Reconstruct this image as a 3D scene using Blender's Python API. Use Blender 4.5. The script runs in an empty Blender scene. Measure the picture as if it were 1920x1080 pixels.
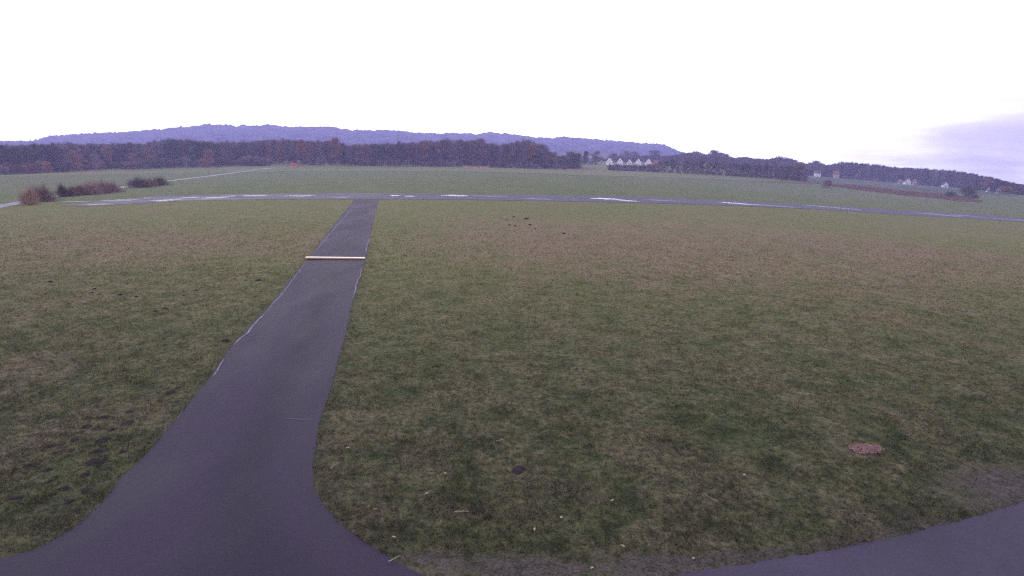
import bpy, math, random
import numpy as np
from mathutils import Matrix, Vector

random.seed(7)
rng = np.random.default_rng(7)
scene = bpy.context.scene
col = scene.collection

# ------------------------------------------------------------------ camera
FPX, CX, CY = 1100.0, 960.0, 540.0          # focal length and centre for a 1920 x 1080 frame
HOR0, ROLL, CAM_H = 296.6, 0.024, 10.0      # row and tilt of the level line
zc = Vector((ROLL, 1.0, (CY - HOR0) / FPX)).normalized()
yc = Vector((0, 0, -1)) - zc * zc.dot(Vector((0, 0, -1)))
yc.normalize()
xc = yc.cross(zc)
ROT = Matrix((xc, yc, zc))
cam_data = bpy.data.cameras.new('camera')
cam_data.sensor_width = 36.0
cam_data.lens = 36.0 * FPX / 1920.0
cam_data.clip_start = 0.1
cam_data.clip_end = 20000.0
cam = bpy.data.objects.new('camera', cam_data)
col.objects.link(cam)
cam.matrix_world = Matrix.Translation((0, 0, CAM_H)) @ ROT.to_4x4()
scene.camera = cam

# ------------------------------------------------------------------ sky and sun
SUN_EL, SUN_AZ = math.radians(22), math.radians(-28)   # azimuth from +Y towards +X
world = bpy.data.worlds.new('World')
scene.world = world
world.use_nodes = True
nt = world.node_tree
nt.nodes.clear()


class NB:
    """small node builder"""
    def __init__(self, tree):
        self.t = tree

    def n(self, typ, **kw):
        nd = self.t.nodes.new(typ)
        for k, v in kw.items():
            if k.startswith('i_'):
                nd.inputs[k[2:].replace('_', ' ')].default_value = v
            else:
                setattr(nd, k, v)
        return nd

    def l(self, a, b):
        self.t.links.new(a, b)

    def put(self, sock, v):
        if isinstance(v, (int, float)):
            sock.default_value = v
        elif isinstance(v, (tuple, list)):
            sock.default_value = tuple(v) + ((1.0,) if len(v) == 3 and len(sock.default_value) == 4 else ())
        else:
            self.l(v, sock)

    def math(self, op, a, b=0.0, c=None, clamp=False):
        nd = self.n('ShaderNodeMath', operation=op, use_clamp=clamp)
        self.put(nd.inputs[0], a)
        self.put(nd.inputs[1], b)
        if c is not None:
            self.put(nd.inputs[2], c)
        return nd.outputs[0]

    def step(self, x, a, b):
        nd = self.n('ShaderNodeMapRange', interpolation_type='SMOOTHSTEP')
        self.put(nd.inputs['Value'], x)
        nd.inputs['From Min'].default_value = a
        nd.inputs['From Max'].default_value = b
        return nd.outputs['Result']

    def mix(self, f, a, b, blend='MIX'):
        nd = self.n('ShaderNodeMix', data_type='RGBA', blend_type=blend)
        self.put(nd.inputs[0], f)
        self.put(nd.inputs[6], a)
        self.put(nd.inputs[7], b)
        return nd.outputs[2]

    def noise(self, vec, scale, detail=3.0, rough=0.55, dist=0.0):
        nd = self.n('ShaderNodeTexNoise')
        if vec is not None:
            self.l(vec, nd.inputs['Vector'])
        nd.inputs['Scale'].default_value = scale
        nd.inputs['Detail'].default_value = detail
        nd.inputs['Roughness'].default_value = rough
        nd.inputs['Distortion'].default_value = dist
        return nd.outputs['Fac']

    def mapping(self, vec, scale, loc=(0, 0, 0)):
        nd = self.n('ShaderNodeMapping')
        self.l(vec, nd.inputs['Vector'])
        nd.inputs['Scale'].default_value = scale
        nd.inputs['Location'].default_value = loc
        return nd.outputs[0]


w = NB(nt)
out = w.n('ShaderNodeOutputWorld')
bg = w.n('ShaderNodeBackground')
bg.inputs['Strength'].default_value = 0.1
w.l(bg.outputs[0], out.inputs['Surface'])
sky = w.n('ShaderNodeTexSky', sky_type='NISHITA', sun_disc=False, sun_elevation=SUN_EL,
          sun_rotation=SUN_AZ)
tc = w.n('ShaderNodeTexCoord')
sep = w.n('ShaderNodeSeparateXYZ')
w.l(tc.outputs['Generated'], sep.inputs[0])
cl = w.noise(w.mapping(tc.outputs['Generated'], (2.2, 2.2, 13.0)), 1.6, 5.0, 0.6, 0.4)
cl2 = w.noise(w.mapping(tc.outputs['Generated'], (1.0, 1.0, 2.5), (3, 1, 7)), 2.0, 4.0, 0.55)
xr = w.math('ADD', sep.outputs['X'], w.math('MULTIPLY', w.math('SUBTRACT', cl, 0.5), 0.55))
zr = w.math('ADD', sep.outputs['Z'], w.math('MULTIPLY', w.math('SUBTRACT', cl, 0.5), 0.10))
rightf = w.step(xr, 0.42, 0.76)
lowf = w.math('SUBTRACT', 1.0, w.step(zr, 0.00, 0.34))
band = w.math('MULTIPLY', w.step(sep.outputs['Y'], 0.1, 0.7), w.math('SUBTRACT', 1.0, w.step(sep.outputs['Z'], 0.02, 0.16)))
fac = w.math('MULTIPLY', rightf, lowf)
# a bright veil of cloud ahead, duller lavender cloud overhead, behind and low on the right
veil = w.mix(w.step(sep.outputs['Y'], -0.1, 0.6), (14.5, 14.0, 19.0), (22.0, 21.6, 25.0))
veil = w.mix(w.step(cl2, 0.35, 0.75), veil, (19.0, 18.6, 23.0))
veil = w.mix(band, veil, (50.0, 49.0, 50.0))
gap = w.mix(w.step(cl, 0.3, 0.7), (11.5, 10.0, 14.5), (14.5, 13.2, 17.0))
cloud = w.mix(fac, veil, gap)
skyc = w.mix(0.88, sky.outputs[0], cloud)
w.l(skyc, bg.inputs['Color'])

sun = bpy.data.lights.new('sun', 'SUN')
sun.energy = 0.6
sun.angle = math.radians(18)
sun.color = (1.0, 0.95, 0.88)
sun_o = bpy.data.objects.new('sun', sun)
col.objects.link(sun_o)
sd = Vector((math.sin(SUN_AZ) * math.cos(SUN_EL), math.cos(SUN_AZ) * math.cos(SUN_EL), math.sin(SUN_EL)))
sun_o.rotation_euler = (-sd).to_track_quat('-Z', 'Y').to_euler()
sun_o.location = sd * 50

scene.render.engine = 'CYCLES'
scene.view_settings.view_transform = 'Standard'
scene.view_settings.look = 'None'
scene.view_settings.gamma = 1.0
scene.view_settings.exposure = -0.1
scene.cycles.filter_width = 1.25
scene.cycles.max_bounces = 5
scene.cycles.transparent_max_bounces = 8
scene.cycles.volume_bounces = 0
scene.cycles.use_denoising = False


# ------------------------------------------------------------------ terrain
def sm(a, b, x):
    t = np.clip((np.asarray(x, float) - a) / (b - a), 0, 1)
    return t * t * (3 - 2 * t)


def hash2(i, j, s=0):
    h = np.sin(i * 127.1 + j * 311.7 + s * 74.7) * 43758.5453
    return h - np.floor(h)


def vnoise(x, y, s=0):
    x = np.asarray(x, float)
    y = np.asarray(y, float)
    i, j = np.floor(x), np.floor(y)
    fx, fy = x - i, y - j
    fx, fy = fx * fx * (3 - 2 * fx), fy * fy * (3 - 2 * fy)
    a, b = hash2(i, j, s), hash2(i + 1, j, s)
    c, d = hash2(i, j + 1, s), hash2(i + 1, j + 1, s)
    return (a * (1 - fx) + b * fx) * (1 - fy) + (c * (1 - fx) + d * fx) * fy


def fbm(x, y, s=0, o=4):
    r, a, t = 0, 0.5, 0
    for k in range(o):
        r = r + a * vnoise(x * 2 ** k, y * 2 ** k, s + k)
        t += a
        a *= 0.5
    return r / t


def terrain(x, y):
    """a low, broad airfield plateau that falls off to both sides and into a valley on the right"""
    x = np.asarray(x, float)
    y = np.asarray(y, float)
    q = 1 - np.exp(-(x / 180.0) ** 2)
    yy = np.maximum(y, 1.0)
    t = x / yy
    s = 1 - sm(420, 700, y)
    side = sm(0.28, 0.85, np.abs(t))
    D = np.where(x > 0, 12.0, 9.5)
    z = -D * q * (s + (1 - s) * side)
    z = z - 0.0200 * np.maximum(y - 600, 0) * sm(0.35, 0.8, t)
    z = z + 0.020 * np.clip(y - 650, 0, 700) * (1 - sm(0.28, 0.45, t)) * (y > 0)
    return z


def tz(x, y):
    return float(terrain(x, y))


ROTN = np.array([[v for v in r] for r in ROT])


def ray(px, py):
    d = ROTN @ np.array([(px - CX) / FPX, -(py - CY) / FPX, -1.0])
    return d


def at_depth(px, py, Y):
    d = ray(px, py)
    k = Y / d[1]
    return d[0] * k, Y, CAM_H + d[2] * k


_Y = np.concatenate([np.arange(3, 200, 0.1), np.arange(200, 3000, 1.0)])


def at(px, py):
    """the point of the terrain seen at a pixel of the photograph"""
    d = ray(px, py)
    k = _Y / d[1]
    diff = CAM_H + d[2] * k - terrain(d[0] * k, _Y)
    hit = np.where(diff < 0)[0]
    if len(hit) == 0:
        return d[0] * 2000 / d[1], 2000.0
    i = hit[0]
    if i > 0:
        f = diff[i - 1] / (diff[i - 1] - diff[i])
        Y = _Y[i - 1] + f * (_Y[i] - _Y[i - 1])
    else:
        Y = _Y[0]
    return d[0] * Y / d[1], Y


def at_base(px, Y):
    """a point on the terrain at depth Y below the pixel column px (near the level line)"""
    x = (px - CX) / FPX * Y * 1.0
    for _ in range(6):
        d = Vector((x, Y, tz(x, Y) - CAM_H))
        c = ROT.transposed() @ d
        p = CX + c.x / -c.z * FPX
        x += (px - p) / FPX * Y
    return x, Y


def proj(x, y, z):
    c = ROT.transposed() @ Vector((x, y, z - CAM_H))
    return CX + c.x / -c.z * FPX, CY - c.y / -c.z * FPX


def top_z(x, y, py):
    """height at which a thing at (x, y) reaches picture row py"""
    lo, hi = -40.0, 400.0
    for _ in range(40):
        m = (lo + hi) / 2
        if proj(x, y, m)[1] > py:
            lo = m
        else:
            hi = m
    return lo


# ------------------------------------------------------------------ materials
def new_mat(name):
    m = bpy.data.materials.new(name)
    m.use_nodes = True
    b = NB(m.node_tree)
    bs = m.node_tree.nodes['Principled BSDF']
    return m, b, bs


def simple(name, c, rough=0.8, var=0.25, scale=1.0, c2=None, spec=0.3):
    m, b, bs = new_mat(name)
    tcn = b.n('ShaderNodeTexCoord')
    nz = b.noise(tcn.outputs['Object'], scale, 4.0)
    c2 = c2 or tuple(v * (1 - var) for v in c)
    b.l(b.mix(b.step(nz, 0.3, 0.7), c, c2), bs.inputs['Base Color'])
    bs.inputs['Roughness'].default_value = rough
    bs.inputs['Specular IOR Level'].default_value = spec
    return m


def twig_mat(name, ca, cb, scale=0.6):
    """bark and twigs: clumps of two tones, different from tree to tree"""
    m, b, bs = new_mat(name)
    g = b.n('ShaderNodeNewGeometry')
    oi = b.n('ShaderNodeObjectInfo')
    nz = b.noise(g.outputs['Position'], scale, 3.0)
    c = b.mix(b.step(nz, 0.35, 0.65), ca, cb)
    r = b.math('MULTIPLY_ADD', oi.outputs['Random'], 0.95, 0.50)
    mm = b.n('ShaderNodeVectorMath', operation='SCALE')
    b.l(c, mm.inputs[0])
    b.l(r, mm.inputs['Scale'])
    b.l(mm.outputs[0], bs.inputs['Base Color'])
    bs.inputs['Roughness'].default_value = 0.9
    bs.inputs['Specular IOR Level'].default_value = 0.1
    return m


def grass_mat(name, blades=False):
    m, b, bs = new_mat(name)
    g = b.n('ShaderNodeNewGeometry')
    P = g.outputs['Position']
    sp = b.n('ShaderNodeSeparateXYZ')
    b.l(P, sp.inputs[0])
    n_big = b.noise(b.mapping(P, (1, 0.55, 1)), 0.035, 4.0, 0.6, 0.3)
    n_mid = b.noise(b.mapping(P, (1, 0.6, 1)), 0.28, 4.0, 0.62, 0.5)
    n_tuft = b.noise(P, 3.6, 5.0, 0.7, 0.5)
    n_fine = b.noise(P, 14.0, 4.0, 0.7)
    n_hue = b.noise(P, 0.9, 3.0, 0.6)
    # near field: green winter turf with brown thatch
    green = b.mix(b.step(n_hue, 0.3, 0.7), (0.036, 0.046, 0.018), (0.074, 0.084, 0.031))
    thatch = b.mix(b.step(n_tuft, 0.3, 0.7), (0.058, 0.046, 0.030), (0.116, 0.094, 0.058))
    near = b.mix(b.math('MULTIPLY', b.step(b.math('ADD', b.math('MULTIPLY', n_mid, 0.55), b.math('MULTIPLY', n_hue, 0.45)), 0.36, 0.64), 0.85), green, thatch)
    # the longer, drier turf between the mown edge and the runway
    dryc = b.mix(b.step(n_tuft, 0.3, 0.7), (0.140, 0.106, 0.062), (0.196, 0.142, 0.084))
    olive = b.mix(b.step(n_hue, 0.3, 0.7), (0.098, 0.104, 0.036), (0.150, 0.144, 0.052))

    def patch(cx, cy, rx, ry):
        dx = b.math('MULTIPLY', b.math('SUBTRACT', sp.outputs['X'], cx), 1.0 / rx)
        dy = b.math('MULTIPLY', b.math('SUBTRACT', sp.outputs['Y'], cy), 1.0 / ry)
        r2 = b.math('ADD', b.math('MULTIPLY', dx, dx), b.math('MULTIPLY', dy, dy))
        return b.math('SUBTRACT', 1.0, b.math('MULTIPLY', r2, 0.5), clamp=True)
    # broad faded areas of dead grass right of the taxiway and a smaller one left of it
    pt = b.math('MAXIMUM', patch(26.0, 76.0, 34.0, 26.0), b.math('MULTIPLY', patch(-38.0, 68.0, 18.0, 14.0), 0.8))
    nn = b.math('ADD', b.math('MULTIPLY', n_big, 0.5), b.math('MULTIPLY', n_mid, 0.5))
    dry = b.mix(b.step(b.math('ADD', nn, b.math('MULTIPLY', pt, 0.24)), 0.44, 0.80), olive, dryc)
    # the hay meadow beyond the runway
    farc = b.mix(b.step(n_mid, 0.3, 0.7), (0.072, 0.096, 0.032), (0.104, 0.126, 0.048))
    farc = b.mix(b.math('MULTIPLY', b.step(n_big, 0.35, 0.7), 0.6), farc, (0.125, 0.120, 0.058))
    soil = b.mix(b.step(n_fine, 0.3, 0.7), (0.034, 0.027, 0.026), (0.075, 0.060, 0.058))

    def att(nm):
        a = b.n('ShaderNodeAttribute', attribute_name=nm)
        return a.outputs['Fac']
    wob = b.math('MULTIPLY', b.math('SUBTRACT', n_mid, 0.5), 0.9)
    if blades:
        c = near
        dm = b.step(b.math('ADD', sp.outputs['Y'], b.math('MULTIPLY', wob, 14.0)), 10.0, 46.0)
        c = b.mix(dm, c, dry)
    else:
        c = b.mix(b.math('ADD', att('dry'), b.math('MULTIPLY', wob, 0.8), clamp=True), near, dry)
        c = b.mix(b.step(b.math('ADD', att('meadow'), b.math('MULTIPLY', wob, 0.4)), 0.3, 0.7), c, farc)
        c = b.mix(b.math('MULTIPLY', att('pale'), 0.6), c, (0.155, 0.155, 0.072))
        c = b.mix(b.math('MULTIPLY', att('rough'), 0.9), c, b.mix(b.step(n_big, 0.35, 0.62), (0.045, 0.058, 0.042), (0.085, 0.095, 0.062)))
        c = b.mix(b.math('MULTIPLY', b.step(b.math('ADD', att('bare'), b.math('MULTIPLY', b.math('SUBTRACT', n_tuft, 0.5), 2.2)), 0.30, 0.95), 0.85), c, soil)
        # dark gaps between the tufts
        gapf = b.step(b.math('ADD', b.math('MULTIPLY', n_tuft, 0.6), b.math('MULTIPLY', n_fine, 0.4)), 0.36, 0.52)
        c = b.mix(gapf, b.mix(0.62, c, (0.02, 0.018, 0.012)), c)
    n_grain = b.noise(P, 5.5, 5.0, 0.8)
    lum = b.math('ADD', b.math('MULTIPLY_ADD', n_fine, 1.3, 0.0), b.math('MULTIPLY', n_grain, 0.8))
    lum = b.math('ADD', lum, b.math('MULTIPLY', b.math('SUBTRACT', n_tuft, 0.5), 1.3))
    vm = b.n('ShaderNodeVectorMath', operation='SCALE')
    b.l(c, vm.inputs[0])
    b.l(lum, vm.inputs['Scale'])
    b.l(vm.outputs[0], bs.inputs['Base Color'])
    bs.inputs['Roughness'].default_value = 0.95
    bs.inputs['Specular IOR Level'].default_value = 0.12
    if not blades:
        bump = b.n('ShaderNodeBump')
        bump.inputs['Strength'].default_value = 0.9
        bump.inputs['Distance'].default_value = 0.12
        b.l(b.math('ADD', n_tuft, b.math('MULTIPLY', n_fine, 0.4)), bump.inputs['Height'])
        b.l(bump.outputs[0], bs.inputs['Normal'])
    return m


def asphalt_mat(name, ca, cb, r0, r1, streak=(1, 1, 1), tracks=False):
    m, b, bs = new_mat(name)
    g = b.n('ShaderNodeNewGeometry')
    P = g.outputs['Position']
    big = b.noise(b.mapping(P, streak), 0.22, 5.0, 0.6, 0.4)
    fine = b.noise(P, 30.0, 3.0, 0.7)
    mid = b.noise(P, 2.2, 4.0, 0.6)
    c = b.mix(b.step(big, 0.3, 0.7), ca, cb)
    grit = b.noise(P, 9.0, 5.0, 0.85)
    lum = b.math('ADD', b.math('MULTIPLY_ADD', fine, 0.9, -0.15), b.math('MULTIPLY_ADD', grit, 1.3, b.math('MULTIPLY', mid, 0.1)))
    if tracks:
        # the darker worn middle of the lane and fine cracks
        u = b.n('ShaderNodeAttribute', attribute_name='across').outputs['Fac']
        d = b.math('ABSOLUTE', b.math('SUBTRACT', u, 0.62))
        dark = b.math('MULTIPLY', b.math('SUBTRACT', 1.0, b.step(b.math('ADD', d, b.math('MULTIPLY', b.math('SUBTRACT', mid, 0.5), 0.15)), 0.02, 0.26)), 0.30)
        lum = b.math('SUBTRACT', lum, dark)
    vm = b.n('ShaderNodeVectorMath', operation='SCALE')
    b.l(c, vm.inputs[0])
    b.l(lum, vm.inputs['Scale'])
    b.l(vm.outputs[0], bs.inputs['Base Color'])
    rr = b.n('ShaderNodeMapRange')
    b.l(b.step(big, 0.3, 0.7), rr.inputs['Value'])
    rr.inputs['To Min'].default_value = r0
    rr.inputs['To Max'].default_value = r1
    b.l(rr.outputs[0], bs.inputs['Roughness'])
    bs.inputs['Specular IOR Level'].default_value = 0.30
    bump = b.n('ShaderNodeBump')
    bump.inputs['Strength'].default_value = 0.6
    bump.inputs['Distance'].default_value = 0.02
    b.l(b.math('ADD', fine, b.math('MULTIPLY', mid, 0.5)), bump.inputs['Height'])
    b.l(bump.outputs[0], bs.inputs['Normal'])
    return m


M = {
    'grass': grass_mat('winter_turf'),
    'blades': grass_mat('grass_blades', True),
    'asphalt': asphalt_mat('damp_asphalt', (0.0165, 0.0100, 0.023), (0.0255, 0.0160, 0.036), 0.72, 0.86, (1, 0.35, 1), True),
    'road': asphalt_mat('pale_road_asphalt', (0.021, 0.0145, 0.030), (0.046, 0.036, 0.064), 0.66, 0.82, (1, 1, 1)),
    'runway': asphalt_mat('wet_runway', (0.032, 0.025, 0.046), (0.060, 0.049, 0.082), 0.64, 0.86, (0.22, 1.5, 1)),
    'track': asphalt_mat('pale_track', (0.075, 0.065, 0.085), (0.17, 0.145, 0.19), 0.5, 0.8, (0.6, 0.6, 1)),
    'crack': simple('pale_seam', (0.15, 0.135, 0.19), 0.7, 0.75, 1.6),
    'soil': simple('mole_soil', (0.033, 0.026, 0.025), 0.95, 0.5, 6.0, spec=0.1),
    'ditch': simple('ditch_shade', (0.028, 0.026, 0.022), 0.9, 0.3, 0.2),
    'chips': simple('red_chips', (0.30, 0.175, 0.155), 0.9, 0.45, 14.0, spec=0.15),
    'straw': simple('dead_stalk', (0.36, 0.29, 0.23), 0.8, 0.3, 8.0),
    'leaf': simple('dead_leaf', (0.34, 0.26, 0.22), 0.8, 0.4, 8.0),
    'white': simple('white_paint', (0.90, 0.86, 0.70), 0.5, 0.08, 2.0),
    'yellow': simple('yellow_paint', (0.80, 0.50, 0.08), 0.5, 0.2, 2.0),
    'rustred': simple('rusty_base', (0.20, 0.055, 0.04), 0.8, 0.4, 3.0),
    'red': simple('bright_red', (0.90, 0.075, 0.07), 0.4, 0.1, 0.5),
    'glass': simple('dark_glass', (0.03, 0.03, 0.04), 0.1, 0.2, 1.0, spec=0.6),
    'rubber': simple('tyre_rubber', (0.02, 0.02, 0.02), 0.9, 0.2, 3.0),
    'wall': simple('white_render', (0.90, 0.88, 0.90), 0.9, 0.1, 0.4),
    'wall2': simple('cream_render', (0.52, 0.42, 0.40), 0.9, 0.15, 0.4),
    'roof_dark': simple('slate_roof', (0.085, 0.07, 0.09), 0.8, 0.3, 0.8),
    'roof_red': simple('red_tile_roof', (0.28, 0.105, 0.085), 0.8, 0.3, 0.8),
    'metal': simple('grey_post', (0.45, 0.45, 0.50), 0.5, 0.2, 1.0),
    'brown': twig_mat('brown_twigs', (0.150, 0.098, 0.094), (0.215, 0.135, 0.120)),
    'grey': twig_mat('grey_twigs', (0.130, 0.100, 0.112), (0.190, 0.150, 0.158)),
    'green': twig_mat('ivy_green', (0.064, 0.078, 0.054), (0.105, 0.112, 0.076)),
    'rust': twig_mat('russet_twigs', (0.200, 0.100, 0.070), (0.270, 0.140, 0.092)),
    'shaded_brown': twig_mat('shaded_brown_twigs', (0.085, 0.058, 0.060), (0.125, 0.084, 0.080)),  # darker twig copies: shade behind the front row put into the colour
    'shaded_grey': twig_mat('shaded_grey_twigs', (0.078, 0.062, 0.072), (0.118, 0.096, 0.104)),
    'conifer': twig_mat('conifer_green', (0.026, 0.048, 0.044), (0.046, 0.066, 0.056)),
    'bark': twig_mat('bark', (0.06, 0.05, 0.05), (0.09, 0.075, 0.07), 2.0),
    'pale_bark': twig_mat('pale_birch_bark', (0.17, 0.135, 0.15), (0.23, 0.19, 0.20), 2.0),
    'bramble': twig_mat('bramble_red', (0.150, 0.098, 0.092), (0.235, 0.155, 0.138), 1.0),
    'reed': twig_mat('dry_reed', (0.30, 0.19, 0.13), (0.42, 0.28, 0.20), 0.4),
    'redreed': twig_mat('red_reed', (0.30, 0.175, 0.135), (0.42, 0.250, 0.190), 0.15),
}


# ------------------------------------------------------------------ object helpers
def mesh_obj(name, verts, faces, mats, parent=None, attrs=None, smooth=False, fmat=None):
    me = bpy.data.meshes.new(name)
    if isinstance(faces, np.ndarray):
        verts = np.asarray(verts, np.float32)
        k = faces.shape[1]
        me.vertices.add(len(verts))
        me.vertices.foreach_set('co', verts.ravel())
        me.loops.add(faces.size)
        me.loops.foreach_set('vertex_index', faces.ravel().astype(np.int32))
        me.polygons.add(len(faces))
        me.polygons.foreach_set('loop_start', np.arange(0, faces.size, k, dtype=np.int32))
        me.update(calc_edges=True)
    else:
        me.from_pydata([tuple(v) for v in verts], [], faces)
        me.update()
    for mm in (mats if isinstance(mats, (list, tuple)) else [mats]):
        me.materials.append(mm)
    if fmat is not None:
        me.polygons.foreach_set('material_index', np.asarray(fmat, np.int32))
    if attrs:
        for k, v in attrs.items():
            a = me.attributes.new(k, 'FLOAT', 'POINT')
            a.data.foreach_set('value', np.asarray(v, np.float32))
    me.polygons.foreach_set('use_smooth', [smooth] * len(me.polygons))
    o = bpy.data.objects.new(name, me)
    col.objects.link(o)
    o.parent = parent
    return o


def tag(o, label=None, cat=None, group=None, kind=None):
    if label:
        o['label'] = label
    if cat:
        o['category'] = cat
    if group:
        o['group'] = group
    if kind:
        o['kind'] = kind
    return o


def empty(name, loc, rz=0.0):
    o = bpy.data.objects.new(name, None)
    col.objects.link(o)
    o.location = loc
    o.rotation_euler = (0, 0, rz)
    o.empty_display_size = 0.3
    return o


def copy_tree(o, parent=None):
    c = o.copy()
    col.objects.link(c)
    if parent is not None:
        c.parent = parent
    for ch in [q for q in col.objects if q.parent == o]:
        copy_tree(ch, c)
    return c


class MB:
    """collects shapes for one mesh"""
    def __init__(self):
        self.v, self.f = [], []

    def add(self, v, f):
        n = len(self.v)
        self.v += [tuple(p) for p in v]
        self.f += [tuple(i + n for i in q) for q in f]

    def box(self, a, b, ch=0.0):
        x0, y0, z0 = a
        x1, y1, z1 = b
        if ch <= 0:
            self.add([(x0, y0, z0), (x1, y0, z0), (x1, y1, z0), (x0, y1, z0),
                      (x0, y0, z1), (x1, y0, z1), (x1, y1, z1), (x0, y1, z1)],
                     [(3, 2, 1, 0), (4, 5, 6, 7), (0, 1, 5, 4), (1, 2, 6, 5), (2, 3, 7, 6), (3, 0, 4, 7)])
        else:
            c = ch
            v = [(x0 + c, y0, z0), (x1 - c, y0, z0), (x1, y0 + c, z0), (x1, y1 - c, z0),
                 (x1 - c, y1, z0), (x0 + c, y1, z0), (x0, y1 - c, z0), (x0, y0 + c, z0)]
            t = [(p[0], p[1], z1 - c) for p in v]
            cx, cy = (x0 + x1) / 2, (y0 + y1) / 2
            u = [(p[0] + (c if p[0] < cx else -c), p[1] + (c if p[1] < cy else -c), z1) for p in v]
            fs = [tuple(range(7, -1, -1)), tuple(range(16, 24))]
            for i in range(8):
                j = (i + 1) % 8
                fs += [(i, j, 8 + j, 8 + i), (8 + i, 8 + j, 16 + j, 16 + i)]
            self.add(v + t + u, fs)

    def tube(self, p, q, r0, r1=None, n=8):
        r1 = r0 if r1 is None else r1
        p, q = Vector(p), Vector(q)
        d = (q - p).normalized()
        a = d.orthogonal().normalized()
        b = d.cross(a)
        v = []
        for c, r in ((p, r0), (q, r1)):
            for i in range(n):
                t = 2 * math.pi * i / n
                v.append(c + a * math.cos(t) * r + b * math.sin(t) * r)
        f = [(i, (i + 1) % n, n + (i + 1) % n, n + i) for i in range(n)]
        f += [tuple(range(n - 1, -1, -1)), tuple(range(n, 2 * n))]
        self.add(v, f)

    def build(self, name, mat, parent=None, smooth=False):
        return mesh_obj(name, self.v, self.f, mat, parent, smooth=smooth)


# ------------------------------------------------------------------ outlines of the paved surfaces
def interp_edge(pts, key=1):
    P = sorted([at(*p) for p in pts], key=lambda p: p[key])
    k = np.array([p[key] for p in P])
    v = np.array([p[1 - key] for p in P])
    return k, v


TL = [(664, 374), (650, 392), (617, 432), (590, 470), (573, 490), (548, 520), (500, 578), (465, 615), (430, 655),
      (395, 705), (340, 775), (290, 835), (230, 895), (190, 945), (140, 990), (80, 1025), (0, 1048), (-260, 1080)]
TR = [(711, 372), (706, 390), (697, 430), (690, 465), (684, 490), (674, 525), (660, 570), (650, 620), (633, 680),
      (622, 720), (606, 770), (594, 820), (586, 870), (590, 915), (604, 945), (640, 985), (690, 1020), (740, 1052),
      (790, 1078), (900, 1100)]
kl, vl = interp_edge(TL)
kr, vr = interp_edge(TR)
y_start = max(kl[0], kr[0])
RT = [(900, 1100), (1100, 1098), (1250, 1082), (1380, 1060), (1480, 1045), (1560, 1031), (1650, 1012), (1750, 990),
      (1850, 962), (1920, 942), (2100, 880), (2350, 800)]
ka, va = interp_edge(RT, 0)


def tax_edges(Y):
    return np.interp(Y, kl, vl), np.interp(Y, kr, vr)


RN = [(116, 386), (160, 387), (200, 385), (300, 379), (400, 375), (665, 373.5), (900, 375), (1060, 378), (1200, 380.5), (1340, 385),
      (1500, 391), (1700, 403.5), (1800, 409), (1920, 416), (2100, 431)]
RF = [(116, 381), (160, 376), (200, 371.5), (300, 367.5), (400, 365), (550, 363), (700, 362.5), (900, 364.5), (1060, 366.5),
      (1200, 369), (1340, 375), (1500, 382.5), (1700, 395), (1800, 400), (1920, 406), (2100, 419)]
kn, vn = interp_edge(RN, 0)
kf, vf = interp_edge(RF, 0)


def on_pavement(x, y):
    l, r = tax_edges(y)
    a = (y > y_start) & (y < 140) & (x > l) & (x < r)
    top = np.interp(x, ka, va, left=y_start)
    b = (y <= top) & ((x > ka[0]) | (y < y_start))
    c = (x > kn[0]) & (x < kn[-1]) & (y > np.interp(x, kn, vn)) & (y < np.interp(x, kf, vf))
    return a | b | c


# ------------------------------------------------------------------ the ground
def graded(a, near, s0, far, growth):
    c = [a]
    step = s0
    while c[-1] < far:
        if c[-1] > near:
            step *= growth
        c.append(c[-1] + step)
    return np.array(c)


gx = graded(0, 28, 0.45, 120, 1.022)
gx = np.concatenate([gx, graded(gx[-1], 200, 2.6, 4100, 1.06)[1:]])
gx[-1] = 4400.0
gx = np.concatenate([-gx[::-1][:-1], gx])
gy = np.concatenate([np.linspace(-400, 8, 30)[:-1], graded(8, 45, 0.4, 3400, 1.02)])
gy[-1] = 3450.0
GX, GY = np.meshgrid(gx, gy)
GZ = terrain(GX, GY)
nearmask = (~on_pavement(GX, GY)) & (GY > 5) & (GY < 120)
GZ = GZ + np.where(nearmask, (fbm(GX * 0.9, GY * 0.9, 3) - 0.5) * 0.05 * sm(6, 20, GY), 0)
# keep the turf level with the asphalt edge
l_, r_ = tax_edges(GY)
GZ = np.where((GX > l_ - 0.5) & (GX < r_ + 0.5) & (GY < 140), terrain(GX, GY) - 0.012, GZ)
GZ = np.where(on_pavement(GX, GY), terrain(GX, GY) - 0.02, GZ)
nxg, nyg = len(gx), len(gy)
idx = np.arange(nxg * nyg).reshape(nyg, nxg)
faces = np.stack([idx[:-1, :-1], idx[:-1, 1:], idx[1:, 1:], idx[1:, :-1]], -1).reshape(-1, 4)


def blob(x, y, c, rx, ry, rot=0.0):
    dx, dy = x - c[0], y - c[1]
    u = (dx * math.cos(rot) + dy * math.sin(rot)) / rx
    v = (-dx * math.sin(rot) + dy * math.cos(rot)) / ry
    return np.clip(1.3 - np.sqrt(u * u + v * v), 0, 1)


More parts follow.
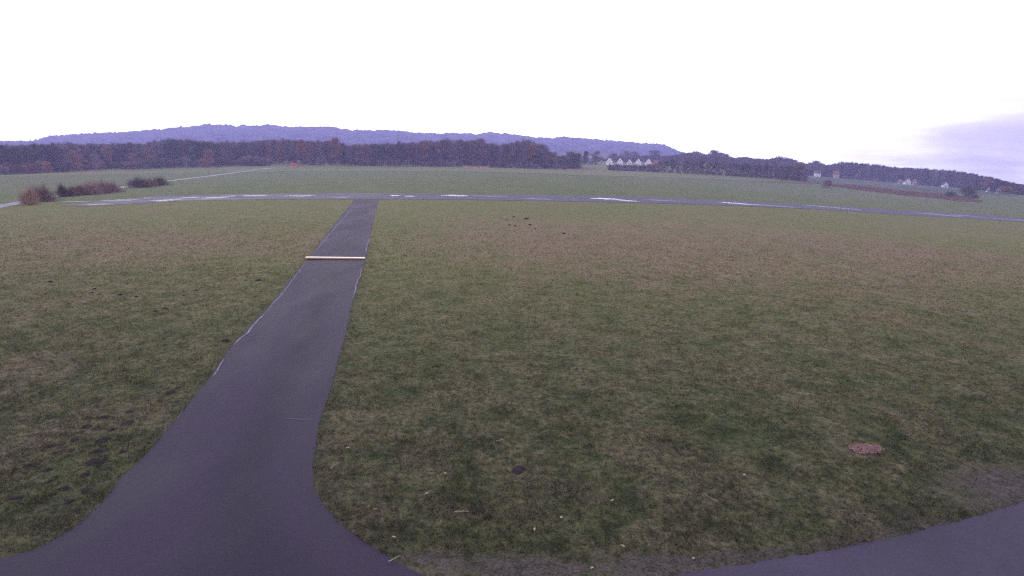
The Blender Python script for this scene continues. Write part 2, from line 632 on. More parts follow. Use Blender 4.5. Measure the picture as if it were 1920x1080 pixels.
mow = at(1200, 516)[1]
dry_a = sm(mow - 0.6, mow + 0.9, GY + (fbm(GX * 0.05, GY * 0.05, 9) - 0.5) * 3)
dry_a = 0.17 * dry_a + 0.80 * sm(13, 60, GY)
rn_mid = (np.interp(GX, kn, vn) + np.interp(GX, kf, vf)) / 2
meadow = sm(-2, 2, GY - rn_mid)
kx_, vx_ = interp_edge([(1505, 341.5), (1550, 344.5), (1600, 346), (1700, 356), (1800, 365.5), (1860, 371), (1920, 376), (2000, 384)], 0)
rough_f = sm(-4, 6, GY - np.interp(GX, kx_, vx_)) * (GX > kx_[0]) * sm(kx_[0], kx_[0] + 12, GX)
bare = blob(GX, GY, at(1900, 912), 3.2, 1.6, 0.3)
for (px, py, rx, ry) in ((980, 1062, 2.8, 0.55), (1250, 1058, 2.6, 0.6), (810, 1048, 1.2, 0.4), (1420, 1040, 1.6, 0.35), (1700, 965, 0.5, 0.8)):
    bare = np.maximum(bare, blob(GX, GY, at(px, py), rx, ry))
vergew = np.minimum(np.abs(GX - l_), np.abs(GX - r_))
bare = np.maximum(bare, 0.52 * (1 - sm(0.25, 0.75, vergew)) * (GY > y_start - 1) * (GY < 70))
vtop = np.abs(GY - np.interp(GX, ka, va))
bare = np.maximum(bare, 0.75 * (1 - sm(0.25, 0.9, vtop)) * (GX > ka[0]) * (GY < 45))
kd_, vd_ = interp_edge([(-100, 331), (300, 324), (520, 321.5), (700, 321), (900, 322.5), (1100, 329), (1300, 335), (1440, 341), (1520, 344.5)], 0)
pale_f = sm(-3, 3, GY - np.interp(GX, kd_, vd_)) * (GX < kx_[0])
ground = mesh_obj('ground', np.stack([GX, GY, GZ], -1).reshape(-1, 3), faces, M['grass'],
                  attrs={'dry': dry_a.ravel(), 'meadow': meadow.ravel(), 'bare': bare.ravel(), 'rough': rough_f.ravel(), 'pale': pale_f.ravel()}, smooth=True)
tag(ground, kind='structure')


def sheet(name, U, L, R, mat, axis, n_across=10, off=0.004, jit=0.05, jf=1.5, seed=0, attr=True):
    """a sheet between two edges given as functions sampled at U (along Y when axis is 1, along X when 0)"""
    U = np.asarray(U)
    L = L + (fbm(U * jf, U * 0 + 3.3, seed) - 0.5) * 2 * jit
    R = R + (fbm(U * jf, U * 0 + 8.1, seed + 5) - 0.5) * 2 * jit
    if jit:
        L = L + (vnoise(U * jf * 5, U * 0 + 1.7, seed + 2) - 0.5) * jit * 1.3
        R = R + (vnoise(U * jf * 5, U * 0 + 6.7, seed + 3) - 0.5) * jit * 1.3
    w_ = np.linspace(0, 1, n_across)
    A = L[:, None] * (1 - w_) + R[:, None] * w_
    UU = np.repeat(U[:, None], n_across, 1)
    x, y = (A, UU) if axis == 1 else (UU, A)
    offv = off(x, y) if callable(off) else off
    z = terrain(x, y) + offv
    k = np.arange(x.size).reshape(x.shape)
    f = np.stack([k[:-1, :-1], k[:-1, 1:], k[1:, 1:], k[1:, :-1]], -1).reshape(-1, 4)
    if axis == 0:
        f = f[:, ::-1]
    W = np.repeat(w_[None, :], len(U), 0)
    return mesh_obj(name, np.stack([x, y, z], -1).reshape(-1, 3), f.copy(), mat,
                    attrs={'across': W.ravel()}, smooth=True)


Yt = np.arange(y_start, 139.0, 0.09)
L_, R_ = tax_edges(Yt)
end_y = float(np.interp(np.interp(120, kl, vl), kn, vn)) + 2.5
Yt = Yt[Yt < end_y]
L_, R_ = tax_edges(Yt)
tag(sheet('taxiway', Yt, L_, R_, M['asphalt'], 1, 12, lambda x, y: 0.004 + 0.00012 * np.maximum(y - 20, 0), 0.07, 1.3, 1), kind='structure')
Xa = np.arange(-60, 60, 0.12)
top = np.where(Xa > ka[0], np.interp(Xa, ka, va), y_start)
jn = int(np.argmin(np.abs(Xa - 2.5)))
tag(sheet('apron', Xa[:jn + 1], np.full(jn + 1, -60.0), top[:jn + 1], M['asphalt'], 0, 60, 0.004, 0.07, 1.3, 4), kind='structure')
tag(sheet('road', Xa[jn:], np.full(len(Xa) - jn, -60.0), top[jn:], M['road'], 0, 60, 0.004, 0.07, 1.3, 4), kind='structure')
Xr = np.arange(kn[0], kn[-1], 0.5)
tag(sheet('runway', Xr, np.interp(Xr, kn, vn), np.interp(Xr, kf, vf), M['runway'], 0, 12, 0.035, 0.5, 0.12, 11), kind='structure')


def ribbon(name, pts, width, mat, off=0.03, jit=0.0, n=160, kind='structure', taper=False):
    P = np.array([at(*p) for p in pts])
    s = np.concatenate([[0], np.cumsum(np.hypot(*np.diff(P, axis=0).T))])
    u = np.linspace(0, s[-1], n)
    x, y = np.interp(u, s, P[:, 0]), np.interp(u, s, P[:, 1])
    if jit:
        x = x + (fbm(u * 1.1, u * 0 + 1, 21) - 0.5) * 2 * jit
        y = y + (fbm(u * 1.1, u * 0 + 4, 22) - 0.5) * 2 * jit
    tx, ty = np.gradient(x), np.gradient(y)
    ln = np.hypot(tx, ty) + 1e-9
    nx_, ny_ = -ty / ln, tx / ln
    wd = width * (0.75 + 0.5 * fbm(u * 0.8, u * 0, 31)) / 2
    if taper:
        wd = wd * np.minimum(1, 6 * np.minimum(u, s[-1] - u) / s[-1] + 0.15)
    cols = []
    for k in np.linspace(-1, 1, 4):
        X, Y = x + nx_ * wd * k, y + ny_ * wd * k
        cols.append(np.stack([X, Y, terrain(X, Y) + off], -1))
    V = np.stack(cols, 1).reshape(-1, 3)
    k = np.arange(len(V)).reshape(-1, 4)
    f = np.stack([k[:-1, 1:], k[:-1, :-1], k[1:, :-1], k[1:, 1:]], -1).reshape(-1, 4)
    o = mesh_obj(name, V, f.copy(), mat, smooth=True)
    if kind:
        tag(o, kind=kind)
    return o


ribbon('path', [(-60, 400), (0, 387), (60, 376), (105, 368), (180, 359), (232, 350.5), (315, 339.5), (360, 334), (412, 327.5),
                (440, 324), (480, 318), (510, 315)], 4.2, M['track'], 0.06, 0.4, 260)
ribbon('path', [(1640, 342), (1700, 348), (1760, 354.5), (1790, 357)], 3.0, M['track'], 0.12, 0.4, 80)
ribbon('path', [(1560, 342.5), (1600, 345), (1650, 349), (1720, 357), (1780, 363)], 2.4, M['track'], 0.12, 0.4, 80)
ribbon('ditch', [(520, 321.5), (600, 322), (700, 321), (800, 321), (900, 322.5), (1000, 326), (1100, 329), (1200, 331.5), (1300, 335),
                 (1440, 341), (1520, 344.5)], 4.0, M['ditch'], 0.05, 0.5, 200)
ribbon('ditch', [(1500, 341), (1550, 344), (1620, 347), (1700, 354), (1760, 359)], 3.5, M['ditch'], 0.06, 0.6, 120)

# pale broken seams along the asphalt edges
for pts, wd in (
        ([(664, 386), (640, 414), (617, 440), (596, 466), (583, 482)], 0.12),
        ([(572, 494), (550, 524), (520, 562), (497, 588)], 0.10),
        ([(497, 588), (484, 600), (466, 622), (452, 634), (440, 648)], 0.16),
        ([(421, 672), (413, 682), (408, 694), (398, 708)], 0.10),
        ([(345, 764), (338, 776), (332, 786)], 0.05),
        ([(693, 446), (687, 464), (685, 476)], 0.14),
        ([(678, 500), (676, 516), (668, 532), (666, 544), (660, 560)], 0.14),
        ([(530, 783), (560, 787), (590, 789)], 0.03)):
    o = ribbon('taxiway_marking', pts, wd * 0.7, M['crack'], 0.02, 0.07, 60, taper=True)

# ------------------------------------------------------------------ puddles on the runway
m, b, bs = new_mat('puddle_water')
bs.inputs['Base Color'].default_value = (0.03, 0.028, 0.035, 1)
bs.inputs['Roughness'].default_value = 0.08
bs.inputs['IOR'].default_value = 1.33
M['water'] = m
m, b, bs = new_mat('puddle_edge')
bs.inputs['Base Color'].default_value = (0.07, 0.06, 0.10, 1)
bs.inputs['Roughness'].default_value = 0.50
bs.inputs['Specular IOR Level'].default_value = 0.45
M['damp'] = m
PUD = [(741, 367, 9, 1.3), (768, 368.3, 9, 1.3), (851, 367, 23, 1.9), (915, 368, 20, 0.8), (1010, 373.5, 18, 0.9), (1136, 373, 22, 1.7), (1178, 376.8, 15, 1.1),
       (562, 367.5, 22, 1.9), (400, 371, 12, 1.1), (307, 377, 8, 0.9), (327, 374, 9, 1.0), (478, 367, 14, 1.0), (140, 378.5, 14, 0.8),
       (186, 383.5, 12, 1.0), (226, 375.5, 18, 1.0), (266, 372, 24, 1.9), (300, 376, 9, 0.8), (640, 370, 14, 0.8), (1386, 382, 21, 1.3),
       (1594, 393, 12, 1.0), (1560, 389, 16, 0.8), (1450, 386, 18, 0.8), (1763, 403, 10, 1.1), (1811, 405, 7, 0.8), (1848, 408.5, 20, 1.2),
       (1900, 412, 22, 1.2), (1240, 376, 16, 0.8), (360, 370.5, 10, 0.8), (430, 368, 9, 0.7)]
for k, (px, py, hw, hh) in enumerate(PUD):
    x0, y0 = at(px, py)
    xa, _ = at(px + hw, py)
    _, ya = at(px, py - hh)
    bright = px in (741, 768, 851, 1136, 562, 1178, 266, 1386, 1848, 1900, 1594)
    rx, ry = abs(xa - x0) * (1.15 if bright else 1.7), abs(ya - y0) * (0.55 if bright else 0.8)
    n = 90
    V, F = [(x0, y0, tz(x0, y0) + 0.05)], []
    for i in range(n):
        a = 2 * math.pi * i / n
        r = 0.35 + 1.25 * float(fbm(math.cos(a) * 3.2 + k * 9, math.sin(a) * 3.2, 5))
        x, y = x0 + math.cos(a) * rx * r, y0 + math.sin(a) * ry * r
        V.append((x, y, tz(x, y) + 0.05))
    for i in range(n):
        F.append((0, 1 + i, 1 + (i + 1) % n))
    tag(mesh_obj('puddle', V, F, M['water' if bright else 'damp']), kind='structure')

# ------------------------------------------------------------------ grass blades in the near field (one countless mass)
NT = 420000
u = rng.random(NT * 2)
Yb = 13.0 * (118.0 / 13.0) ** (u ** 1.12)
Xb = (rng.random(NT * 2) * 2 - 1) * (Yb * 0.95 + 1.5)
keep = ~on_pavement(Xb, Yb)
keep &= rng.random(NT * 2) > sm(45, 116, Yb)
l_, r_ = tax_edges(Yb)
clump = fbm(Xb * 1.4, Yb * 1.4, 41)
keep &= rng.random(NT * 2) < (0.25 + 1.3 * (clump - 0.25))
bare_b = blob(Xb, Yb, at(1900, 912), 3.0, 1.4, 0.3)
for (px, py, rx, ry) in ((980, 1062, 2.8, 0.5), (1250, 1058, 2.6, 0.55), (810, 1048, 1.2, 0.35)):
    bare_b = np.maximum(bare_b, blob(Xb, Yb, at(px, py), rx, ry))
keep &= (bare_b * 1.2 < rng.random(NT * 2))
Xb, Yb, clump = Xb[keep][:NT], Yb[keep][:NT], clump[keep][:NT]
nb = len(Xb)
Zb = terrain(Xb, Yb) - 0.01
sc_ = 0.7 + Yb / 45.0
hgt = (0.035 + 0.07 * rng.random(nb)) * (0.6 + clump) * sc_ ** 0.6
ang = rng.random(nb) * 2 * np.pi
lean = (0.4 + 1.0 * rng.random(nb)) * hgt
wid = (0.006 + 0.010 * rng.random(nb)) * sc_
px_, py_ = np.cos(ang), np.sin(ang)
tri = np.zeros((nb, 3, 3))
a2 = rng.random(nb) * 2 * np.pi
tri[:, 0] = np.stack([Xb - np.cos(a2) * wid, Yb - np.sin(a2) * wid, Zb], -1)
tri[:, 1] = np.stack([Xb + np.cos(a2) * wid, Yb + np.sin(a2) * wid, Zb], -1)
tri[:, 2] = np.stack([Xb + px_ * lean, Yb + py_ * lean, Zb + hgt], -1)
grass = mesh_obj('grass', tri.reshape(-1, 3), np.arange(nb * 3).reshape(-1, 3), M['blades'])
tag(grass, 'short matted winter grass on either side of the taxiway', 'grass', kind='stuff')

# ------------------------------------------------------------------ molehills
def mound_mesh(seed, flat=1.0):
    n, rings = 22, 7
    V, F = [(0, 0, 0.16 * flat)], []
    for j in range(1, rings + 1):
        for i in range(n):
            a = 2 * math.pi * i / n
            rr = j / rings
            lump = float(vnoise(math.cos(a) * rr * 5 + seed * 7, math.sin(a) * rr * 5 + seed, 3))
            r = rr * 0.34 * (0.45 + 1.1 * float(fbm(math.cos(a) * 1.2 + seed, math.sin(a) * 1.2, 8)))
            z = 0.16 * flat * (math.cos(rr * math.pi) * 0.5 + 0.5) * (0.5 + lump) - 0.01 * rr
            V.append((math.cos(a) * r * 1.25, math.sin(a) * r, z))
    for i in range(n):
        F.append((0, 1 + i, 1 + (i + 1) % n))
    for j in range(rings - 1):
        for i in range(n):
            p, q = 1 + j * n, 1 + (j + 1) * n
            F.append((p + i, q + i, q + (i + 1) % n, p + (i + 1) % n))
    return V, F


mole_me = []
for s_ in range(4):
    V, F = mound_mesh(s_ + 1)
    o = mesh_obj('molehill', V, F, M['soil'])
    mole_me.append(o.data)
    bpy.data.objects.remove(o)
ORD = ['', 'second ', 'third ', 'fourth ', 'fifth ', 'sixth ', 'seventh ', 'eighth ', 'ninth ', 'tenth ', 'eleventh ', 'twelfth ',
       'thirteenth ', 'fourteenth ', 'fifteenth ', 'sixteenth ', 'seventeenth ', 'eighteenth ', 'nineteenth ', 'twentieth ',
       'twenty-first ', 'twenty-second ', 'twenty-third ']


def molehill(px, py, wpx, label, group, flat=1.0):
    x, y = at(px, py)
    s = max(0.35, wpx / FPX * math.hypot(y, 10) / 0.85)
    o = bpy.data.objects.new('molehill', random.choice(mole_me))
    col.objects.link(o)
    o.location = (x, y, tz(x, y))
    o.rotation_euler = (0, 0, random.uniform(0, 6.28))
    o.scale = (s, s * random.uniform(0.75, 1.1), s * 1.0 * flat)
    tag(o, label, 'molehill', group)


near_left = [(162, 800, 26), (211, 806, 24), (239, 794, 28), (196, 782, 26), (244, 772, 16), (140, 825, 26), (192, 826, 36), (94, 837, 28),
             (109, 849, 26), (133, 845, 22), (184, 846, 34), (230, 847, 18), (180, 866, 44), (58, 872, 30), (91, 881, 26), (159, 891, 30),
             (91, 904, 24), (118, 917, 24), (164, 920, 28), (33, 934, 28), (130, 941, 28)]
for k, (px, py, wd) in enumerate(sorted(near_left, key=lambda p: -p[1])):
    molehill(px, py, wd, 'dark soil molehill in the cluster left of the widening taxiway, ' + ORD[k] + 'nearest the bottom edge',
             'molehills in the cluster at lower left', 0.7)
molehill(424, 640, 22, 'black molehill touching the left edge of the taxiway', None)
molehill(320, 736, 30, 'low molehill between the lower left cluster and the taxiway edge', None, 0.6)
molehill(335, 727, 14, 'small molehill just behind the low one beside the taxiway edge', None, 0.6)
far_left = [(95, 529, 16), (162, 533, 8), (238, 533, 9), (177, 542, 12), (173, 549, 10), (187, 552, 10), (225, 553, 12), (234, 561, 9),
            (256, 557, 13), (367, 545, 12), (344, 554, 8), (292, 584, 14), (310, 579, 16), (333, 587, 8), (129, 570, 8), (160, 570, 9)]
for k, (px, py, wd) in enumerate(sorted(far_left)):
    molehill(px, py, wd, 'small dark molehill scattered across the left field, ' + ORD[k] + 'from the left edge',
             'molehills scattered across the left field')
for k, (px, py, wd) in enumerate(sorted([(460, 526, 8), (469, 522, 7), (485, 526, 14), (493, 542, 7), (472, 531, 7)])):
    molehill(px, py, wd, 'tiny molehill in the group left of the white barrier, ' + ORD[k] + 'from the left',
             'molehills left of the barrier')
for k, (px, py, wd) in enumerate(sorted([(963, 407, 10), (949, 413, 7), (987, 411, 14), (955, 422, 9), (966, 424, 9), (994, 422, 10), (1057, 438, 11),
                                         (1003, 429, 7)])):
    molehill(px, py, wd, 'molehill in the brown grass just before the runway, ' + ORD[k] + 'from the left',
             'molehills in the brown grass before the runway')
molehill(975, 880, 34, 'dark molehill in the near right lawn behind the pale stick', None, 0.7)
molehill(898, 958, 34, 'black molehill at the right end of the pale stick', None, 0.9)
molehill(1070, 920, 18, 'faint small molehill in the near right lawn, right of the two dark ones', None, 0.4)

# ------------------------------------------------------------------ the red chip patch, sticks and leaves
x0, y0 = at(1622, 843)
V, F = mound_mesh(9, 0.35)
root = empty('chip_pile', (x0, y0, tz(x0, y0)), 0.2)
tag(root, 'reddish patch of broken chips lying in the grass near the right road', 'chip pile')
V = [(p[0] * 1.55, p[1] * 1.15, p[2] * 0.8 + 0.01) for p in V]
mesh_obj('heap', V, F, M['soil'], root)
cb = MB()
for k in range(800):
    a, r = random.uniform(0, 6.28), random.random() ** 0.5
    r *= 0.45 + 1.1 * float(fbm(math.cos(a) * 1.5, math.sin(a) * 1.5, 77))
    x, y = math.cos(a) * r * 0.66, math.sin(a) * r * 0.42
    s = random.uniform(0.010, 0.028)
    z = 0.035 * (1 - r) + 0.03
    t = random.uniform(0, 3.14)
    c, d = math.cos(t) * s, math.sin(t) * s
    cb.add([(x - c, y - d, z), (x + d, y - c, z + s * 0.4), (x + c, y + d, z + s * 0.5), (x - d, y + c, z), (x, y, z + s * 0.9)],
           [(0, 1, 4), (1, 2, 4), (2, 3, 4), (3, 0, 4), (3, 2, 1, 0)])
ch = cb.build('chips', M['chips'], root)
ch['kind'] = 'stuff'


def stick(px, py, L, ang, r, label, mat='straw'):
    x, y = at(px, py)
    mb = MB()
    p = Vector((-L / 2, 0, 0.05))
    for k in range(5):
        q = p + Vector((L / 5, random.uniform(-0.03, 0.03) * L * 3, random.uniform(-0.006, 0.008)))
        mb.tube(p, q, r * (1 - k * 0.1), r * (0.9 - k * 0.1), 6)
        p = q
    mb.tube((0, 0, 0.055), (L * 0.12, L * 0.14, 0.075), r * 0.5, r * 0.3, 5)
    o = mb.build('stick', M[mat])
    o.location = (x, y, tz(x, y))
    o.rotation_euler = (0, 0, ang)
    tag(o, label, 'stick')


stick(866, 963, 0.42, 0.0, 0.016, 'short pale stick lying beside the black molehill in the near lawn')
stick(1333, 936, 0.55, 2.2, 0.008, 'thin pale twig lying slanted in the near right lawn')
stick(938, 827, 0.36, 0.5, 0.012, 'bent whitish twig lying in the grass right of the taxiway curve')
stick(625, 877, 0.30, 1.2, 0.013, 'small pale stalk standing out by the taxiway edge')
stick(1200, 829, 0.26, 1.5, 0.012, 'little pale stalk in the middle of the right lawn')
stick(740, 1052, 0.34, 0.5, 0.010, 'pale twig on the grass corner beside the asphalt curve')
LEAVES = [(1168, 1027, 'whitish leaf by the bare soil at the bottom of the lawn'), (1052, 973, 'tan leaf in the near lawn right of the black molehill'),
          (738, 1010, 'pale leaf near the curved grass corner'), (800, 928, 'tiny pale leaf left of the dark molehill'),
          (1395, 893, 'whitish leaf in the lawn left of the red chips'), (1002, 995, 'small tan leaf below the black molehill'),
          (704, 958, 'pale leaf in the grass close to the asphalt curve'), (1148, 941, 'pale leaf in the lawn above the bare soil'),
          (652, 842, 'pale leaf near the narrow end of the lawn'), (1110, 1068, 'pale leaf on the bare soil at the bottom edge'),
          (835, 890, 'pale speck of leaf left of the upper dark molehill'), (1300, 1050, 'pale leaf where soil meets the road')]
for px, py, lb in LEAVES:
    x, y = at(px, py)
    mb = MB()
    pts = [(-0.06, 0, 0.0), (-0.02, 0.032, 0.012), (0.03, 0.03, 0.016), (0.07, 0, 0.004), (0.03, -0.03, 0.014), (-0.02, -0.032, 0.01)]
    mb.add(pts + [(0.0, 0, 0.004)], [(6, i, (i + 1) % 6) for i in range(6)])
    mb.tube((0.065, 0, 0.004), (0.10, 0.01, 0.012), 0.003, 0.002, 5)
    o = mb.build('leaf', M['leaf'])
    o.location = (x, y, tz(x, y) + 0.055)
    o.rotation_euler = (random.uniform(-0.3, 0.3), random.uniform(-0.3, 0.3), random.uniform(0, 6.28))
    tag(o, lb, 'leaf')

# ------------------------------------------------------------------ the low bar across the taxiway
xa, ya = at(574, 486.5)
xb, yb = at(683, 486.5)
L = math.hypot(xb - xa, yb - ya)
bar = empty('barrier', ((xa + xb) / 2, (ya + yb) / 2, tz((xa + xb) / 2, (ya + yb) / 2) + 0.008), math.atan2(yb - ya, xb - xa))
tag(bar, 'low white and yellow bar lying across the taxiway', 'barrier')
mb = MB()
mb.box((-L / 2 - 0.05, -0.07, 0.10), (L / 2 + 0.05, 0.26, 0.21), 0.02)
mb.build('beam', M['white'], bar)
mb = MB()
mb.box((-L / 2 - 0.04, -0.078, 0.095), (L / 2 + 0.04, -0.071, 0.15))
mb.build('stripe', M['yellow'], bar)
mb = MB()
mb.box((-L / 2 - 0.1, -0.12, 0.0), (L / 2 + 0.1, 0.10, 0.045), 0.015)
mb.build('base', M['rustred'], bar)
for k in range(5):
    x = -L / 2 + 0.25 + k * (L - 0.5) / 4
    mb = MB()
    mb.box((x - 0.06, -0.06, 0.047), (x + 0.06, 0.06, 0.098), 0.015)
    mb.build('foot', M['rustred'], bar)

# ------------------------------------------------------------------ trees
def crown_arrays(seed, H=20.0, R=5.0, base=0.22, n=1500, kind='round', tl=(0.9, 2.4), tw=0.16):
    r = np.random.default_rng(seed)
    nc = 30
    C = []
    for k in range(nc):
        t = r.random() ** 0.8
        h = base + (1 - base) * t
        if kind == 'cone':
            rad = (1 - (h - base) / (1 - base)) * 0.95 + 0.05
        elif kind == 'tall':
            rad = 0.6 + 0.4 * math.sin(min(1, (h - base) / (1 - base)) * math.pi)
        else:
            q = (h - base) / (1 - base)
            rad = math.sqrt(max(0.05, 1 - (1.7 * (q - 0.45)) ** 2)) if q > 0.45 else 0.62 + 0.38 * q / 0.45
        a = r.random() * 6.283
        rr = math.sqrt(r.random()) * rad * R * 0.85
        C.append((math.cos(a) * rr, math.sin(a) * rr, h * H * 0.94, (0.16 + 0.2 * r.random()) * (R + 2)))
    C = np.array(C)
    if kind != 'cone':
        C[0, :3] = (0, 0, H * 0.86)
    ci = r.integers(0, nc, n)
    d = r.normal(size=(n, 3))
    d /= np.linalg.norm(d, axis=1)[:, None]
    rad = r.random(n) ** 0.5
    P = C[ci, :3] + d * (rad * C[ci, 3])[:, None] * np.array([1, 1, 0.85])
    P[:, 2] = np.clip(P[:, 2], base * H * 0.6, None)
    D = d * 0.7 + np.array([0, 0, 0.75]) + r.normal(size=(n, 3)) * 0.3
    if kind == 'cone':
        D = d * np.array([1, 1, 0.1]) + np.array([0, 0, -0.25]) + r.normal(size=(n, 3)) * 0.15
    D /= np.linalg.norm(D, axis=1)[:, None]
    ln = r.uniform(tl[0], tl[1], n)
    S = np.cross(D, r.normal(size=(n, 3)))
    S /= np.linalg.norm(S, axis=1)[:, None]
    wv = S * (tw * (0.6 + r.random(n)))[:, None]
    tri = np.stack([P - wv, P + wv, P + D * ln[:, None]], 1)
    tri[:, :, 2] *= H / np.percentile(tri[:, 2, 2], 99.3)
    return tri.reshape(-1, 3), C


def trunk_mesh(seed, C, H, r0):
    r = random.Random(seed)
    mb = MB()
    p = Vector((0, 0, -0.6))
    pts = [p]
    for k in range(1, 6):
        pts.append(Vector((r.uniform(-0.25, 0.25) * k * 0.4, r.uniform(-0.25, 0.25) * k * 0.4, H * 0.85 * k / 5)))
    for k in range(5):
        mb.tube(pts[k], pts[k + 1], r0 * (1 - k * 0.18), r0 * (1 - (k + 1) * 0.18), 7)
    for c in C[::2]:
        z = min(max(c[2] * 0.62, H * 0.15), H * 0.7)
        k = min(4, int(z / (H * 0.17)))
        f = z / (H * 0.17) - k
        s = pts[k].lerp(pts[k + 1], min(1, max(0, f)))
        mb.tube(s, Vector(c[:3]), r0 * 0.35, r0 * 0.12, 5)
    return mb


PROTO = {}


def proto(key, seed, H, R, base, n, kind, r0, **kw):
    V, C = crown_arrays(seed, H, R, base, n, kind, **kw)
    F = np.arange(len(V)).reshape(-1, 3)
    me = bpy.data.meshes.new('crown')
    me.vertices.add(len(V))
    me.vertices.foreach_set('co', V.astype(np.float32).ravel())
    me.loops.add(F.size)
    me.loops.foreach_set('vertex_index', F.ravel().astype(np.int32))
    me.polygons.add(len(F))
    me.polygons.foreach_set('loop_start', np.arange(0, F.size, 3, dtype=np.int32))
    me.update(calc_edges=True)
    me.materials.append(None)
    tm = trunk_mesh(seed, C, H, r0)
    mt = bpy.data.meshes.new('trunk')
    mt.from_pydata(tm.v, [], tm.f)
    mt.materials.append(None)
    PROTO.setdefault(key, []).append((me, mt, V, F, H, R))


for s_ in range(5):
    proto('round', 100 + s_, 20, 5.6, 0.02, 2300, 'round', 0.30, tw=0.11)
for s_ in range(4):
    proto('tall', 120 + s_, 20, 4.2, 0.02, 1900, 'tall', 0.26, tw=0.11)
for s_ in range(2):
    proto('cone', 140 + s_, 20, 3.2, 0.04, 1500, 'cone', 0.25, tl=(0.9, 2.0), tw=0.22)
for s_ in range(4):
    proto('bush', 160 + s_, 6, 4.2, 0.02, 1300, 'round', 0.10, tl=(0.7, 1.8), tw=0.10)
for s_ in range(3):
    proto('open', 180 + s_, 20, 5.6, 0.15, 1100, 'round', 0.26, tw=0.08)


def tree(name, key, x, y, h, wdt, mat, label, cat, group=None, bark='bark', crown='crown', stem='trunk', idx=None, z=None):
    me, mt, V, F, H, R = PROTO[key][random.randrange(len(PROTO[key])) if idx is None else idx]
    root = empty(name, (x, y, (tz(x, y) if z is None else z)), random.uniform(0, 6.28))
    root.scale = (wdt / (2 * R), wdt / (2 * R), h / H)
    for data, nm, mm in ((me, crown, mat), (mt, stem, bark)):
        o = bpy.data.objects.new(nm, data)
        col.objects.link(o)
        o.parent = root
        o.material_slots[0].link = 'OBJECT'
        o.material_slots[0].material = M[mm]
    tag(root, label, cat, group)
    return root


def line(pts):
    a = np.array(pts, float)
    return lambda px: float(np.interp(px, a[:, 0], a[:, 1]))


def pick(d):
    k = random.random() * sum(d.values())
    for a, b_ in d.items():
        k -= b_
        if k <= 0:
            return a
    return a


def woodland(specs, label):
    """a far wood that reads as one mass"""
    VV, FM = [], []
    names = sorted({s_[5] for s_ in specs})
    for (key, x, y, h, wdt, mm) in specs:
        me, mt, V, F, H, R = PROTO[key][random.randrange(len(PROTO[key]))]
        a = random.uniform(0, 6.28)
        ca, sa = math.cos(a), math.sin(a)
        sx, sz = wdt / (2 * R), h / H
        q = np.stack([(V[:, 0] * ca - V[:, 1] * sa) * sx + x, (V[:, 0] * sa + V[:, 1] * ca) * sx + y, V[:, 2] * sz + tz(x, y)], -1)
        VV.append(q)
        FM.append(np.full(len(F), names.index(mm)))
    V = np.concatenate(VV)
    o = mesh_obj('woodland', V, np.arange(len(V)).reshape(-1, 3), [M[n_] for n_ in names], fmat=np.concatenate(FM))
    tag(o, label, 'woodland', kind='stuff')
    return o


# the long wood behind the far field
wa_base = line([(-60, 331), (0, 327), (120, 322), (190, 318), (320, 315), (505, 309.5), (590, 308.5), (700, 311), (900, 313), (1000, 316), (1090, 318)])
wa_top = line([(-60, 272), (0, 270), (60, 268), (120, 266), (200, 266), (260, 266), (320, 258), (400, 263), (470, 262), (520, 258), (560, 258),
               (590, 262), (625, 260), (655, 269), (700, 267), (760, 264), (830, 259), (900, 259), (930, 268), (980, 262), (1008, 268),
               (1028, 282), (1060, 287), (1090, 286)])
spec = []
for px in np.arange(-70, 1085, 5.2):
    for row in (0, 1):
        p = px + random.uniform(-4, 4)
        x, y = at(p, wa_base(p) - 0.5)
        y2 = y * (1.05 + 0.07 * row + random.uniform(0, 0.04))
        if 505 < p < 575:
            y2 = y * 1.10
        x2, y2 = at_base(p, y2)
        h = top_z(x2, y2, wa_top(p) + random.uniform(1.5, 8)) - tz(x2, y2)
        spec.append((pick({'round': 3, 'tall': 2}), x2, y2, h, random.uniform(10, 14), pick({'shaded_grey': 4, 'shaded_brown': 4})))
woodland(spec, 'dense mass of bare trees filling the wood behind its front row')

px = 2.0
while px < 1085:
    p = px
    x, y = at(p, wa_base(p))
    if p < 505:
        y *= 1.045
    if 508 < p < 578:
        y *= 1.035
    x, y = at_base(p, y + random.uniform(0, 6))
    tall = random.random()
    ty = wa_top(p) + random.uniform(-1, 4) + (0 if tall < 0.7 else random.uniform(3, 10))
    h = top_z(x, y, ty) - tz(x, y)
    key = pick({'round': 4, 'tall': 2, 'open': 0.6})
    if p < 330:
        mm = pick({'grey': 4, 'brown': 2.5, 'green': 3, 'rust': 0.25})
    elif p < 580:
        mm = pick({'grey': 4, 'brown': 3, 'green': 2, 'rust': 0.5})
    else:
        mm = pick({'grey': 3, 'brown': 5, 'green': 0.9, 'rust': 0.7})
    look = {'grey': 'grey-purple', 'brown': 'brown', 'green': 'dark greenish', 'rust': 'russet'}[mm]
    where = 'left stretch of the wood, behind the undergrowth' if p < 505 else ('middle stretch of the wood near the red van' if p < 720 else 'right stretch of the wood behind the far field')
    if not (598 < p < 640):
        tree('tree', key, x, y, h, random.uniform(7.5, 12), mm, 'bare %s tree in the %s' % (look, where), 'tree',
             'bare %s trees in the %s' % (look, where))
    px += random.uniform(7.5, 11.5)

# trees that stand out from the wood
def special(px, by, ty, wpx, key, mat, label, dy=0.0, name='tree', cat='tree', bark='bark', fwd=6.0, crown='crown', stem='trunk'):
    x, y = at(px, by)
    x, y = at_base(px, y - fwd)
    h = top_z(x, y, ty) - tz(x, y)
    return tree(name, key, x, y, h, wpx / FPX * y, mat, label, cat, None, bark, crown, stem)


